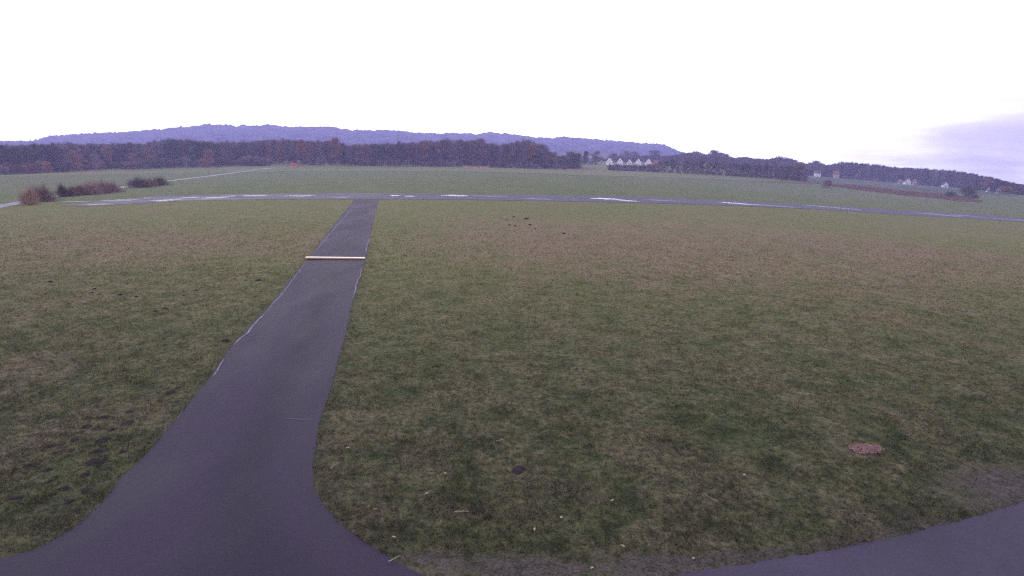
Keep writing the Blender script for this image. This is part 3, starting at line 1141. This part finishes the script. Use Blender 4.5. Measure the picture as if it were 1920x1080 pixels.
special(630, 310, 256, 26, 'round', 'rust', 'orange-brown round tree standing taller than the wood, right of the red van')
special(568, 309, 262, 24, 'tall', 'rust', 'reddish-brown tree directly behind the red van')
special(604, 309.5, 268, 12, 'tall', 'grey', 'slim tree with a pale trunk between two russet trees', bark='pale_bark')
special(585, 309, 270, 14, 'tall', 'brown', 'narrow brown tree just right of the red van')
special(143, 321, 281, 20, 'round', 'rust', 'russet tree above the undergrowth in the left wood')
special(182, 320, 285, 20, 'open', 'pale_bark', 'pale grey round tree above the undergrowth in the left wood', bark='pale_bark')
special(248, 318, 286, 18, 'round', 'rust', 'low russet tree right of the pale grey round tree')
special(275, 317, 275, 26, 'round', 'brown', 'reddish-brown tree with a pointed crown in the left wood')
special(393, 313, 279, 18, 'tall', 'rust', 'reddish tree above the undergrowth in front of the left wood')
special(348, 315, 290, 8, 'open', 'pale_bark', 'small pale birch-like tree amid the undergrowth', bark='pale_bark')
special(835, 312, 258, 34, 'round', 'brown', 'broad brown tree at the first rise of the right wood')
special(898, 313, 258, 34, 'round', 'brown', 'broad brown tree behind the pale grass clump')
special(985, 315, 260, 50, 'round', 'grey', 'largest round-crowned tree near the right end of the wood')
special(1015, 316, 268, 32, 'round', 'grey', 'leaning grey crown at the sloping right end of the wood')
special(1068, 317, 283, 28, 'round', 'brown', 'last brown tree at the right end of the wood')
special(945, 314, 294, 26, 'bush', 'brown', 'purple-brown bush before the largest round-crowned tree', name='bush', cat='bush', crown='twigs', stem='stems')
special(1098, 308, 284, 13, 'cone', 'conifer', 'dark green conifer left of the white houses', fwd=0)
special(1116, 309, 283, 24, 'round', 'grey', 'round grey tree between the conifer and the white houses', fwd=-10)
special(1150, 309, 287, 20, 'round', 'grey', 'grey tree rising behind the first white gable', fwd=-140)
special(1172, 309, 282, 26, 'round', 'grey', 'bluish tree rising behind the second white gable', fwd=-200)
special(1189, 309, 284, 22, 'round', 'grey', 'bluish tree rising behind the third white gable', fwd=-200)
special(1228, 311, 281, 34, 'round', 'grey', 'broad bluish tree behind the last white gable', fwd=-200)

# undergrowth before the left wood
ug_top = line([(-20, 304), (0, 306), (90, 300), (150, 300), (220, 299), (300, 296), (400, 294), (460, 296), (490, 294), (505, 302)])
px = -4.0
while px < 500:
    x, y = at(px, wa_base(px) + 0.3)
    h = top_z(x, y, ug_top(px) + random.uniform(-2, 5)) - tz(x, y)
    mm = pick({'brown': 4, 'rust': 0.9, 'green': 1.8, 'grey': 2})
    look = {'grey': 'grey-purple', 'brown': 'brown', 'green': 'dark greenish', 'rust': 'russet'}[mm]
    tree('bush', 'bush', x, y + 4, h, random.uniform(7, 11), mm, 'rounded %s bush in the undergrowth before the left wood' % look, 'bush',
         '%s bushes before the left wood' % look, crown='twigs', stem='stems')
    px += random.uniform(10, 15)
special(478, 309.8, 291, 52, 'bush', 'brown', 'big domed brown bush at the right end of the undergrowth', name='bush', cat='bush', fwd=3, crown='twigs', stem='stems')
special(492, 310, 299, 32, 'bush', 'grey', 'dark low bush at the right foot of the domed brown bush', name='bush', cat='bush', fwd=7, crown='twigs', stem='stems')
# low growth at the foot of the right stretch
px = 585.0
while px < 1088:
    x, y = at(px, wa_base(px) + 0.2)
    mm = pick({'grey': 5, 'brown': 4})
    look = {'grey': 'grey-purple', 'brown': 'brown'}[mm]
    h = random.uniform(4, 8)
    tree('bush', 'bush', x, y + 3, h, random.uniform(7, 11), mm, 'low %s bush at the foot of the wood behind the far field' % look, 'bush',
         'low %s bushes at the foot of the right wood' % look, crown='twigs', stem='stems')
    px += random.uniform(13, 19)

# the hedge and tree row before the village
hb_base = line([(1135, 318.5), (1250, 323), (1350, 328), (1450, 334.5), (1520, 339)])
hb_top = line([(1135, 308), (1160, 306), (1200, 307), (1232, 302), (1250, 298), (1300, 299), (1345, 300), (1380, 303), (1440, 307), (1480, 310), (1500, 309), (1520, 320)])
px = 1143.0
while px < 1512:
    x, y = at(px, hb_base(px))
    low = px < 1228
    h = top_z(x, y, hb_top(px) + random.uniform(0, 3)) - tz(x, y)
    if low:
        tree('bush', 'bush', x, y, h, random.uniform(6, 8), pick({'brown': 2, 'grey': 1, 'green': 1}),
             'bare hedge bush before the white gabled houses', 'bush', 'hedge bushes before the white houses', crown='twigs', stem='stems')
        px += 7
    else:
        mm = pick({'brown': 4, 'grey': 3, 'green': 1})
        look = {'grey': 'grey-purple', 'brown': 'brown', 'green': 'dark greenish'}[mm]
        tree('tree', pick({'round': 2, 'tall': 4, 'open': 1}), x, y, h, random.uniform(5, 8), mm,
             'bare %s tree in the row behind the right part of the far field' % look, 'tree', 'bare %s trees in the row on the right' % look)
        px += random.uniform(5, 8)
px = 1150.0
while px < 1512:
    x, y = at(px, hb_base(px) + 0.2)
    tree('bush', 'bush', x, y - 1, random.uniform(3.0, 5.0), random.uniform(6, 9), pick({'brown': 3, 'grey': 3, 'green': 1}),
         'low bush at the foot of the tree row on the right', 'bush', 'low bushes under the tree row on the right', crown='twigs', stem='stems')
    px += random.uniform(11, 15)
special(1495, 338, 307, 34, 'round', 'brown', 'dark round tree at the right end of the tree row', fwd=8)
special(1475, 337, 310, 26, 'round', 'green', 'dark greenish round tree second from the right end of the row', fwd=6)
special(1276, 326, 300, 3, 'tall', 'pale_bark', 'thin pale bare tree before the row right of the village', fwd=8, bark='pale_bark')

# distant tree masses behind that row
db_top = line([(1225, 292), (1262, 290), (1290, 283), (1310, 285), (1325, 289), (1338, 282), (1352, 284), (1362, 290), (1380, 294), (1400, 292), (1420, 295),
               (1440, 297), (1448, 294), (1480, 295), (1495, 302), (1510, 305), (1525, 301), (1545, 307), (1570, 306)])
spec = []
for px in np.arange(1228, 1572, 3.2):
    Y = random.uniform(960, 1080)
    x, y = at_base(px, Y)
    h = top_z(x, y, db_top(px) + random.uniform(0, 3)) - tz(x, y)
    spec.append((pick({'round': 3, 'tall': 2}), x, y, h, random.uniform(11, 16), pick({'grey': 5, 'brown': 1})))
for px in np.arange(1228, 1572, 4.0):
    Y = random.uniform(880, 940)
    x, y = at_base(px, Y)
    h = top_z(x, y, db_top(px) + random.uniform(7, 12)) - tz(x, y)
    spec.append((pick({'round': 3, 'tall': 2}), x, y, h, random.uniform(9, 13), pick({'grey': 4, 'brown': 2, 'green': 1})))
vb_top = line([(1092, 292), (1110, 288), (1130, 294), (1150, 290), (1175, 287), (1195, 290), (1230, 288), (1262, 292)])
for px in np.arange(1094, 1262, 2.6):
    x, y = at_base(px, random.uniform(1000, 1180))
    h = top_z(x, y, vb_top(px) + random.uniform(0, 6)) - tz(x, y)
    spec.append(('round', x, y, h, random.uniform(8, 13), pick({'grey': 5, 'brown': 3, 'green': 1})))
woodland(spec, 'distant bluish trees behind the village and the tree row')
for px, ty, wd, lb in ((1338, 280, 26, 'highest domed crown among the distant bluish trees'), (1360, 287, 18, 'smaller bluish crown right of the highest distant dome'),
                       (1304, 283, 26, 'bluish crown where the hills end'), (1460, 292, 36, 'wide bluish crown above the right end of the tree row'),
                       (1526, 300, 22, 'bluish dome in the gap right of the tree row')):
    x, y = at_base(px, 940)
    h = top_z(x, y, ty) - tz(x, y)
    tree('tree', 'round', x, y, h, wd / FPX * y, 'grey', lb, 'tree')

# the wooded rise on the right
wc_base = line([(1545, 331), (1600, 336), (1700, 344.5), (1800, 352), (1860, 359), (1920, 365), (1980, 372)])
wc_top = line([(1545, 309), (1560, 305), (1575, 301), (1600, 303), (1640, 306), (1680, 312), (1730, 313), (1780, 317), (1830, 325), (1870, 335),
               (1890, 339), (1920, 346), (1980, 360)])
spec = []
for px in np.arange(1548, 1975, 3.0):
    x, y = at(px, wc_base(px))
    for row in (0, 1):
        x2, y2 = at_base(px + random.uniform(-2, 2), y * (1.05 + 0.06 * row + random.uniform(0, 0.03)))
        h = top_z(x2, y2, wc_top(px) + random.uniform(0.5, 6)) - tz(x2, y2)
        spec.append((pick({'round': 3, 'tall': 2}), x2, y2, h, random.uniform(7, 10), pick({'shaded_grey': 4, 'shaded_brown': 2})))
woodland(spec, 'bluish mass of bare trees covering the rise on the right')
px = 1552.0
while px < 1922:
    x, y = at(px, wc_base(px) - random.uniform(0, 1))
    h = top_z(x, y, wc_top(px) + random.uniform(1, 13)) - tz(x, y)
    mm = pick({'grey': 4, 'brown': 2.4, 'green': 1.4, 'rust': 0.12})
    look = {'grey': 'grey-purple', 'brown': 'brown', 'green': 'dark greenish', 'rust': 'russet'}[mm]
    tree('tree', pick({'round': 3, 'tall': 2}), x, y + 6, h, random.uniform(6, 9), mm,
         'bare %s tree at the foot of the wooded rise on the right' % look, 'tree', 'bare %s trees below the wooded rise' % look)
    px += random.uniform(6.5, 10)
px = 1550.0
while px < 1925:
    x, y = at(px, wc_base(px) + 0.6)
    mm = pick({'grey': 3, 'brown': 3, 'green': 3})
    if all(abs(px - q) > 5 for q in (1567, 1687, 1700, 1714, 1771, 1852, 1871)):
        tree('bush', 'bush', x, y, random.uniform(2.5, 5.5), random.uniform(6, 10), mm,
             'low bush or scrub at the foot of the wooded rise', 'bush', 'low bushes at the foot of the wooded rise', crown='twigs', stem='stems')
    px += random.uniform(7, 13)
special(1735, 348, 318, 22, 'round', 'green', 'dark bluish-green tree before the rise, right of the pale houses', fwd=12)
special(1812, 371, 347, 26, 'bush', 'green', 'dark lone tree in the fields at the right, before the wooded rise', fwd=0)
special(1781, 369, 358, 22, 'bush', 'green', 'dark flat bush left of the lone tree in the right fields', name='bush', cat='bush', fwd=0, crown='twigs', stem='stems')
special(1828, 372, 364, 10, 'bush', 'brown', 'small dark bush at the right foot of the lone tree', name='bush', cat='bush', fwd=0, crown='twigs', stem='stems')
special(1550, 352, 335, 16, 'bush', 'brown', 'dark upright bush at the left end of the red reeds', name='bush', cat='bush', fwd=0, crown='twigs', stem='stems')
special(1886, 364, 349, 18, 'round', 'rust', 'russet tree at the foot of the rise near the right edge', fwd=6)

# ------------------------------------------------------------------ the bushes along the path at the left
def fine_bush(px, by, ty, wpx, mat, label, n=1700, spread=0.62, up=0.8):
    x, y = at(px, by)
    h = (top_z(x, y, ty) - tz(x, y)) * 1.12
    R = wpx / FPX * math.hypot(x, y) / 2
    r = np.random.default_rng(int(px * 7))
    P = r.normal(size=(n, 3)) * np.array([R * 0.45, R * 0.40, 0]) * spread / 0.55
    P[:, 2] = r.random(n) ** 1.2 * h * 0.55 * (0.55 + 0.75 * vnoise(P[:, 0] * 1.4 + px, P[:, 1] * 1.4, 3))
    lim = np.hypot(P[:, 0], P[:, 1]) / R
    P[:, 2] *= np.clip(1.15 - lim * 0.6, 0.2, 1)
    D = r.normal(size=(n, 3)) * 0.38 + np.array([0, 0, up])
    D[:, :2] += P[:, :2] / R * 0.5
    D /= np.linalg.norm(D, axis=1)[:, None]
    ln = r.uniform(0.25, 0.6, n) * h * 0.75
    S = np.cross(D, r.normal(size=(n, 3)))
    S /= np.linalg.norm(S, axis=1)[:, None]
    wv = S * (0.014 + 0.024 * r.random(n))[:, None]
    tri = np.stack([P - wv, P + wv, P + D * ln[:, None]], 1)
    tri[:, 2, 2] *= h / np.percentile(tri[:, 2, 2], 97)
    root = empty('bush', (x, y, tz(x, y)))
    mesh_obj('twigs', tri.reshape(-1, 3), np.arange(n * 3).reshape(-1, 3), M[mat], root)
    mb = MB()
    for k in range(9):
        a = random.uniform(0, 6.28)
        q = random.uniform(0.1, 0.6) * R
        mb.tube((math.cos(a) * q * 0.4, math.sin(a) * q * 0.4, -0.1), (math.cos(a) * q, math.sin(a) * q, h * random.uniform(0.5, 0.85)), 0.05, 0.015, 5)
    mb.build('stems', M['bark'], root)
    tag(root, label, 'bush')


fine_bush(57, 384, 351, 16, 'reed', 'pale dry tall clump at the left foot of the first dark bush by the path', 1300)
fine_bush(77, 378, 346, 32, 'brown', 'dark brown upright bush leftmost beside the path')
fine_bush(92, 378, 362, 12, 'bramble', 'small dry clump at the right foot of the leftmost bush', 500)
fine_bush(118, 369, 344, 14, 'bramble', 'thin upright bush second from the left beside the path', 1100, 0.45)
fine_bush(133, 368, 352, 18, 'bramble', 'low reddish bush between the thin one and the wide one', 1300)
fine_bush(147, 366, 347, 24, 'bramble', 'rounded reddish bush left of the widest bush by the path')
fine_bush(170, 365, 340, 28, 'bramble', 'tall left half of the widest bramble thicket by the path')
fine_bush(188, 363, 337, 28, 'brown', 'highest dark bush in the middle of the widest thicket')
fine_bush(207, 361, 340, 28, 'bramble', 'right end bush of the widest bramble thicket')
fine_bush(258, 352, 331, 26, 'bramble', 'bright russet bush at the left of the farther group by the path')
fine_bush(278, 351, 333, 28, 'bramble', 'middle reddish bush of the farther group by the path')
fine_bush(299, 348, 331, 26, 'brown', 'dark bush at the right end of the farther group by the path')


# ------------------------------------------------------------------ reeds and tall dry grass
def reeds(quad, n, h, mat, label, wv=0.12):
    """blades spread over an area bounded by two picture lines laid on the ground"""
    top_, bot_ = line(quad[0]), line(quad[1])
    x0, x1 = quad[0][0][0], quad[0][-1][0]
    pad = 1.6
    P = []
    for k in range(n):
        px = random.uniform(x0, x1)
        lo, hi = sorted((top_(px), bot_(px)))
        e = min(1.0, 6 * min(px - x0, x1 - px) / (x1 - x0) + 0.1)
        lo, hi = (lo + hi) / 2 - (hi - lo) / 2 * e, (lo + hi) / 2 + (hi - lo) / 2 * e
        py = random.triangular(lo - pad * 0.5, hi + pad, (lo + hi) / 2) if random.random() < 0.35 else random.uniform(lo, hi + pad * 0.5 * math.sin(px * 0.21) ** 2)
        P.append(at(px, py))
    P = np.array(P)
    Z = terrain(P[:, 0], P[:, 1])
    a = rng.random(n) * 6.283
    hh = h * (0.5 + rng.random(n))
    cx, sx = np.cos(a) * wv, np.sin(a) * wv
    tri = np.stack([np.stack([P[:, 0] - cx, P[:, 1] - sx, Z], -1), np.stack([P[:, 0] + cx, P[:, 1] + sx, Z], -1),
                    np.stack([P[:, 0] + rng.normal(size=n) * 0.3 * h, P[:, 1] + rng.normal(size=n) * 0.3 * h, Z + hh], -1)], 1)
    o = mesh_obj('reeds', tri.reshape(-1, 3), np.arange(n * 3).reshape(-1, 3), M[mat])
    tag(o, label, 'reeds', kind='stuff')


reeds(([(1540, 345), (1600, 347), (1700, 358), (1760, 363), (1800, 367), (1840, 374)],
       [(1540, 347), (1600, 355), (1700, 367), (1760, 372), (1800, 378), (1840, 383)]), 15000, 0.75, 'redreed',
      'reddish band of reeds along the right side of the far field', 0.22)
reeds(([(868, 311), (895, 309), (918, 311)], [(868, 314.5), (895, 315.5), (918, 315)]), 1600, 1.6, 'reed',
      'pale dry grass clump at the foot of the wood', 0.12)
reeds(([(1060, 315), (1080, 315), (1118, 316)], [(1060, 318.5), (1080, 319.5), (1118, 318.5)]), 1800, 1.0, 'redreed',
      'reddish brown grass at the right end of the wood', 0.14)
reeds(([(130, 320), (150, 319), (220, 316)], [(130, 322.5), (150, 322.3), (220, 318.5)]), 1500, 0.9, 'reed',
      'pale dry grass along the edge of the left undergrowth', 0.12)
reeds(([(1440, 339), (1500, 341), (1545, 343)], [(1440, 341), (1500, 344), (1545, 345.5)]), 1600, 0.7, 'reed',
      'pale dry grass under the end of the tree row', 0.16)

# ------------------------------------------------------------------ houses
def house(px, Y, wpx, ty, label, roof='roof_dark', wall='wall', front=True, aspect=1.3, group=None):
    x, y = at(px, Y) if Y < 400 else at_base(px, Y)
    Y = y
    z0 = tz(x, y)
    W = wpx / FPX * Y
    H = top_z(x, y, ty) - z0
    eave = H * (0.48 if front else 0.55)
    D = W * aspect if front else W * 0.7
    root = empty('house', (x, y, z0), math.atan2(-x, y) * 0.5)
    tag(root, label, 'house', group)
    mb = MB()
    w2, d2 = W / 2, D / 2
    if front:   # gable towards the camera
        mb.add([(-w2, -d2, -1), (w2, -d2, -1), (w2, d2, -1), (-w2, d2, -1), (-w2, -d2, eave), (w2, -d2, eave), (w2, d2, eave), (-w2, d2, eave),
                (0, -d2, H - 0.25), (0, d2, H - 0.25)],
               [(0, 1, 5, 8, 4), (2, 3, 7, 9, 6), (1, 2, 6, 5), (3, 0, 4, 7), (3, 2, 1, 0), (4, 8, 9, 7), (5, 6, 9, 8)])
    else:
        mb.add([(-w2, -d2, -1), (w2, -d2, -1), (w2, d2, -1), (-w2, d2, -1), (-w2, -d2, eave), (w2, -d2, eave), (w2, d2, eave), (-w2, d2, eave),
                (-w2, 0, H - 0.25), (w2, 0, H - 0.25)],
               [(0, 1, 5, 4), (2, 3, 7, 6), (1, 2, 6, 9, 5), (3, 0, 4, 8, 7), (3, 2, 1, 0), (4, 5, 9, 8), (6, 7, 8, 9)])
    mb.build('wall', M[wall], root)
    mb = MB()
    o_ = 0.35
    t_ = 0.22
    for s in (-1, 1):
        if front:
            a = [(s * (w2 + o_), -d2 - 0.15, eave - o_ * (H - eave) / w2), (0, -d2 - 0.15, H - 0.2), (0, d2 + o_, H - 0.2), (s * (w2 + o_), d2 + o_, eave - o_ * (H - eave) / w2)]
        else:
            a = [(-w2 - o_, s * (d2 + o_), eave - o_ * (H - eave) / d2), (-w2 - o_, 0, H - 0.2), (w2 + o_, 0, H - 0.2), (w2 + o_, s * (d2 + o_), eave - o_ * (H - eave) / d2)]
        bq = [(p[0], p[1], p[2] + t_) for p in a]
        mb.add(a + bq, [(3, 2, 1, 0), (4, 5, 6, 7), (0, 1, 5, 4), (1, 2, 6, 5), (2, 3, 7, 6), (3, 0, 4, 7)])
    rf = mb.build('roof', M[roof], root)
    mb = MB()
    mb.box((w2 * 0.3, d2 * 0.2, H - 1.6), (w2 * 0.3 + 0.6, d2 * 0.2 + 0.6, H + 0.4))
    mb.build('chimney', M['roof_red'], rf)
    for (fx, fz, sw, sh) in ((-0.5, 0.28, 1.0, 1.3), (0.5, 0.28, 1.0, 1.3), (0.0, 0.62, 1.0, 1.1)):
        if not front and fz > 0.5:
            continue
        xx, zz = fx * w2, fz * H
        mb = MB()
        mb.box((xx - sw / 2, -d2 - 0.03, zz - sh / 2), (xx + sw / 2, -d2 - 0.004, zz + sh / 2))
        mb.build('window', M['glass'], root)
    mb = MB()
    mb.box((-0.5, -d2 - 0.05, 0), (0.5, -d2 - 0.004, 2.0))
    mb.build('door', M['roof_dark'], root)


house(1142, 850, 11.5, 295.5, 'white gabled house, leftmost of the row behind the hedge')
house(1162, 855, 9.5, 296, 'white gabled house, second from the left in the row behind the hedge', roof='roof_red')
house(1180, 860, 7.5, 298, 'white gabled house with low gable, middle one of the row behind the hedge')
house(1196, 850, 10, 297, 'white gabled house, fourth from the left in the row behind the hedge')
house(1215, 850, 10.5, 297, 'white gabled house, rightmost of the row behind the hedge')
house(1107, 860, 10, 289, 'small pale house between the conifer and the round grey tree', aspect=1.0)
house(1229, 860, 9, 300, 'low red-roofed house just right of the white gables', roof='roof_red', wall='wall2', front=False)
house(1284, 840, 10, 302, 'pale gable glimpsed through the tree row', wall='wall2')
house(1322, 830, 12, 304, 'pale gable seen through the middle of the tree row', wall='wall2')
house(1338, 830, 7, 305, 'tiny pale gable right of the one in the middle of the tree row', wall='wall2')
house(1532, 331, 10, 319.5, 'white house left in the gap beside the end of the tree row', front=False)
house(1542, 330.5, 5, 318.5, 'white narrow house right in the gap beside the end of the tree row')
house(1567, 333.8, 9, 320.5, 'house with an orange roof at the left foot of the wooded rise', roof='roof_red', wall='wall2', front=False)
house(1687, 345.2, 7, 335.5, 'pale house at the left of the cluster below the wooded rise', wall='wall2')
house(1700, 346, 9, 334.5, 'white house with a steep gable in the cluster below the wooded rise', wall='wall')
house(1714, 346.8, 6, 336, 'pinkish house at the right of the cluster below the wooded rise', wall='wall2', roof='roof_red')
house(1771, 351.3, 8, 341, 'bright white gable standing alone before the wooded rise')
house(1852, 360, 4, 351, 'slim pale building right of the lone tree, before the rise')
house(1871, 362, 5, 353, 'small pale building nearest the right edge, before the rise', wall='wall2')

# ------------------------------------------------------------------ the red van and the post beside it
x, y = at(552, 311)
van = empty('van', (x, y, tz(x, y)), 0.08)
tag(van, 'small bright red van parked before the wood at the far end of the path', 'van')
mb = MB()
Lv, Wv, Hv = 5.0, 2.0, 2.6
pr = [(-Lv / 2, 0.35), (Lv / 2 - 0.05, 0.35), (Lv / 2, 0.95), (Lv / 2 - 0.8, 1.2), (Lv / 2 - 1.35, Hv - 0.12), (Lv / 2 - 1.6, Hv), (-Lv / 2 + 0.1, Hv), (-Lv / 2, Hv - 0.12)]
n = len(pr)
mb.add([(p[0], -Wv / 2, p[1]) for p in pr] + [(p[0], Wv / 2, p[1]) for p in pr],
       [tuple(range(n)), tuple(range(2 * n - 1, n - 1, -1))] + [((i + 1) % n, i, n + i, n + (i + 1) % n) for i in range(n)])
mb.build('body', M['red'], van)
for s in (-1, 1):
    mb = MB()
    mb.box((Lv / 2 - 2.3, s * (Wv / 2 + 0.012) - 0.008, 1.3), (Lv / 2 - 1.45, s * (Wv / 2 + 0.012) + 0.008, 2.0))
    mb.build('window', M['glass'], van)
    for xx in (-1.35, 1.4):
        mb = MB()
        mb.tube((xx, s * (Wv / 2 - 0.14), 0.34), (xx, s * (Wv / 2 + 0.05), 0.34), 0.34, 0.34, 18)
        wh = mb.build('wheel', M['rubber'], van)
        mb = MB()
        mb.tube((xx, s * (Wv / 2 + 0.052), 0.34), (xx, s * (Wv / 2 + 0.07), 0.34), 0.19, 0.17, 12)
        mb.build('rim', M['metal'], wh)
x, y = at(561, 310)
pst = empty('post', (x, y, tz(x, y)))
tag(pst, 'short pale grey post with a small box standing right of the red van', 'post')
mb = MB()
mb.tube((0, 0, -0.3), (0, 0, 4.2), 0.12, 0.09, 8)
mb.build('pole', M['metal'], pst)
mb = MB()
mb.box((-0.45, -0.2, 4.22), (0.45, 0.2, 5.0), 0.06)
mb.build('box', M['metal'], pst)

# ------------------------------------------------------------------ the hills
sky_pts = line([(-500, 275), (-200, 268), (0, 263.5), (20, 264), (45, 265), (70, 262), (95, 254.5), (150, 251), (220, 248), (300, 242), (370, 235.5), (395, 232),
                (399, 234), (425, 232.5), (445, 237), (455, 232.5), (480, 235.5), (500, 233.5), (530, 236), (560, 238), (590, 236.5), (630, 237.5),
                (658, 244), (700, 244), (735, 243), (780, 248), (830, 250), (850, 248.5), (890, 250), (920, 248), (960, 251.5), (1000, 256.5),
                (1035, 258.5), (1055, 256), (1100, 259), (1160, 265), (1200, 268), (1245, 270.5), (1256, 276), (1270, 283), (1290, 290), (1330, 294), (1400, 302)])
pxs = np.arange(-430, 1401, 1.6)
rows = np.concatenate([np.linspace(0, 1, 46), [1.02, 1.05, 1.1]])
Y0, Y1 = 1250.0, 3100.0
HV = np.zeros((len(rows), len(pxs), 3))
for i, px in enumerate(pxs):
    X1, _, Z1 = at_depth(px, sky_pts(px), Y1)
    X0, _ = at_base(px, Y0)
    z0 = tz(X0, Y0) - 1.5
    for j, r in enumerate(rows):
        rr = min(r, 1)
        X, Y = X0 + (X1 - X0) * r, Y0 + (Y1 - Y0) * r
        prof = 0.12 * rr + 0.88 * (rr ** 2.1) * (3 - rr) / 2
        Z = z0 + (Z1 - 5 - z0) * prof
        if r > 1:
            Z -= (r - 1) * 900
        HV[j, i] = (X, Y, Z)
wt = np.minimum(rows, 1)[:, None]
XX, YY = HV[..., 0], HV[..., 1]
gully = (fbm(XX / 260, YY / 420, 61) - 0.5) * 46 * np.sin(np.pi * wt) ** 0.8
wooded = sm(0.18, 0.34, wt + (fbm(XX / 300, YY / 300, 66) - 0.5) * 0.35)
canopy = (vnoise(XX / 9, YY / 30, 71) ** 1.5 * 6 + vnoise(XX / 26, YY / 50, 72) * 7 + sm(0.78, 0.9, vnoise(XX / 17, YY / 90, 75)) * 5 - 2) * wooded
HV[..., 2] += gully + canopy
k = np.arange(len(rows) * len(pxs)).reshape(len(rows), len(pxs))
f = np.stack([k[:-1, :-1], k[:-1, 1:], k[1:, 1:], k[1:, :-1]], -1).reshape(-1, 4)
m, b, bs = new_mat('wooded_hill')
g = b.n('ShaderNodeNewGeometry')
P = g.outputs['Position']
nz = b.noise(b.mapping(P, (1, 0.5, 1.5)), 0.022, 5.0, 0.75)
n2 = b.noise(P, 0.004, 3.0)
forest = b.mix(b.step(nz, 0.35, 0.65), (0.03, 0.035, 0.09), (0.14, 0.13, 0.24))  # extra blue in the forest tones: part of the haze painted into the colour
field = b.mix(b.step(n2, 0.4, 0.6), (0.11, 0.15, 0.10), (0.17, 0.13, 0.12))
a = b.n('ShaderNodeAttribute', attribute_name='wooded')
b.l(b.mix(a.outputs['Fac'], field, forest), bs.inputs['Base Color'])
bs.inputs['Roughness'].default_value = 1.0
bs.inputs['Specular IOR Level'].default_value = 0.0
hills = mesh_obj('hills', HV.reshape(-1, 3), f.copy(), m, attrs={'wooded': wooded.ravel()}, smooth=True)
tag(hills, kind='structure')

# ------------------------------------------------------------------ haze
mb = MB()
mb.box((-4420, -420, -110), (4420, 3480, 230))
m = bpy.data.materials.new('haze')
m.use_nodes = True
t = m.node_tree
t.nodes.remove(t.nodes['Principled BSDF'])
pv = t.nodes.new('ShaderNodeVolumePrincipled')
pv.inputs['Color'].default_value = (0.58, 0.56, 1.0, 1)
pv.inputs['Density'].default_value = 0.00036
pv.inputs['Anisotropy'].default_value = 0.0
t.links.new(pv.outputs[0], t.nodes['Material Output'].inputs['Volume'])
hz = mb.build('haze', m)
tag(hz, kind='stuff')
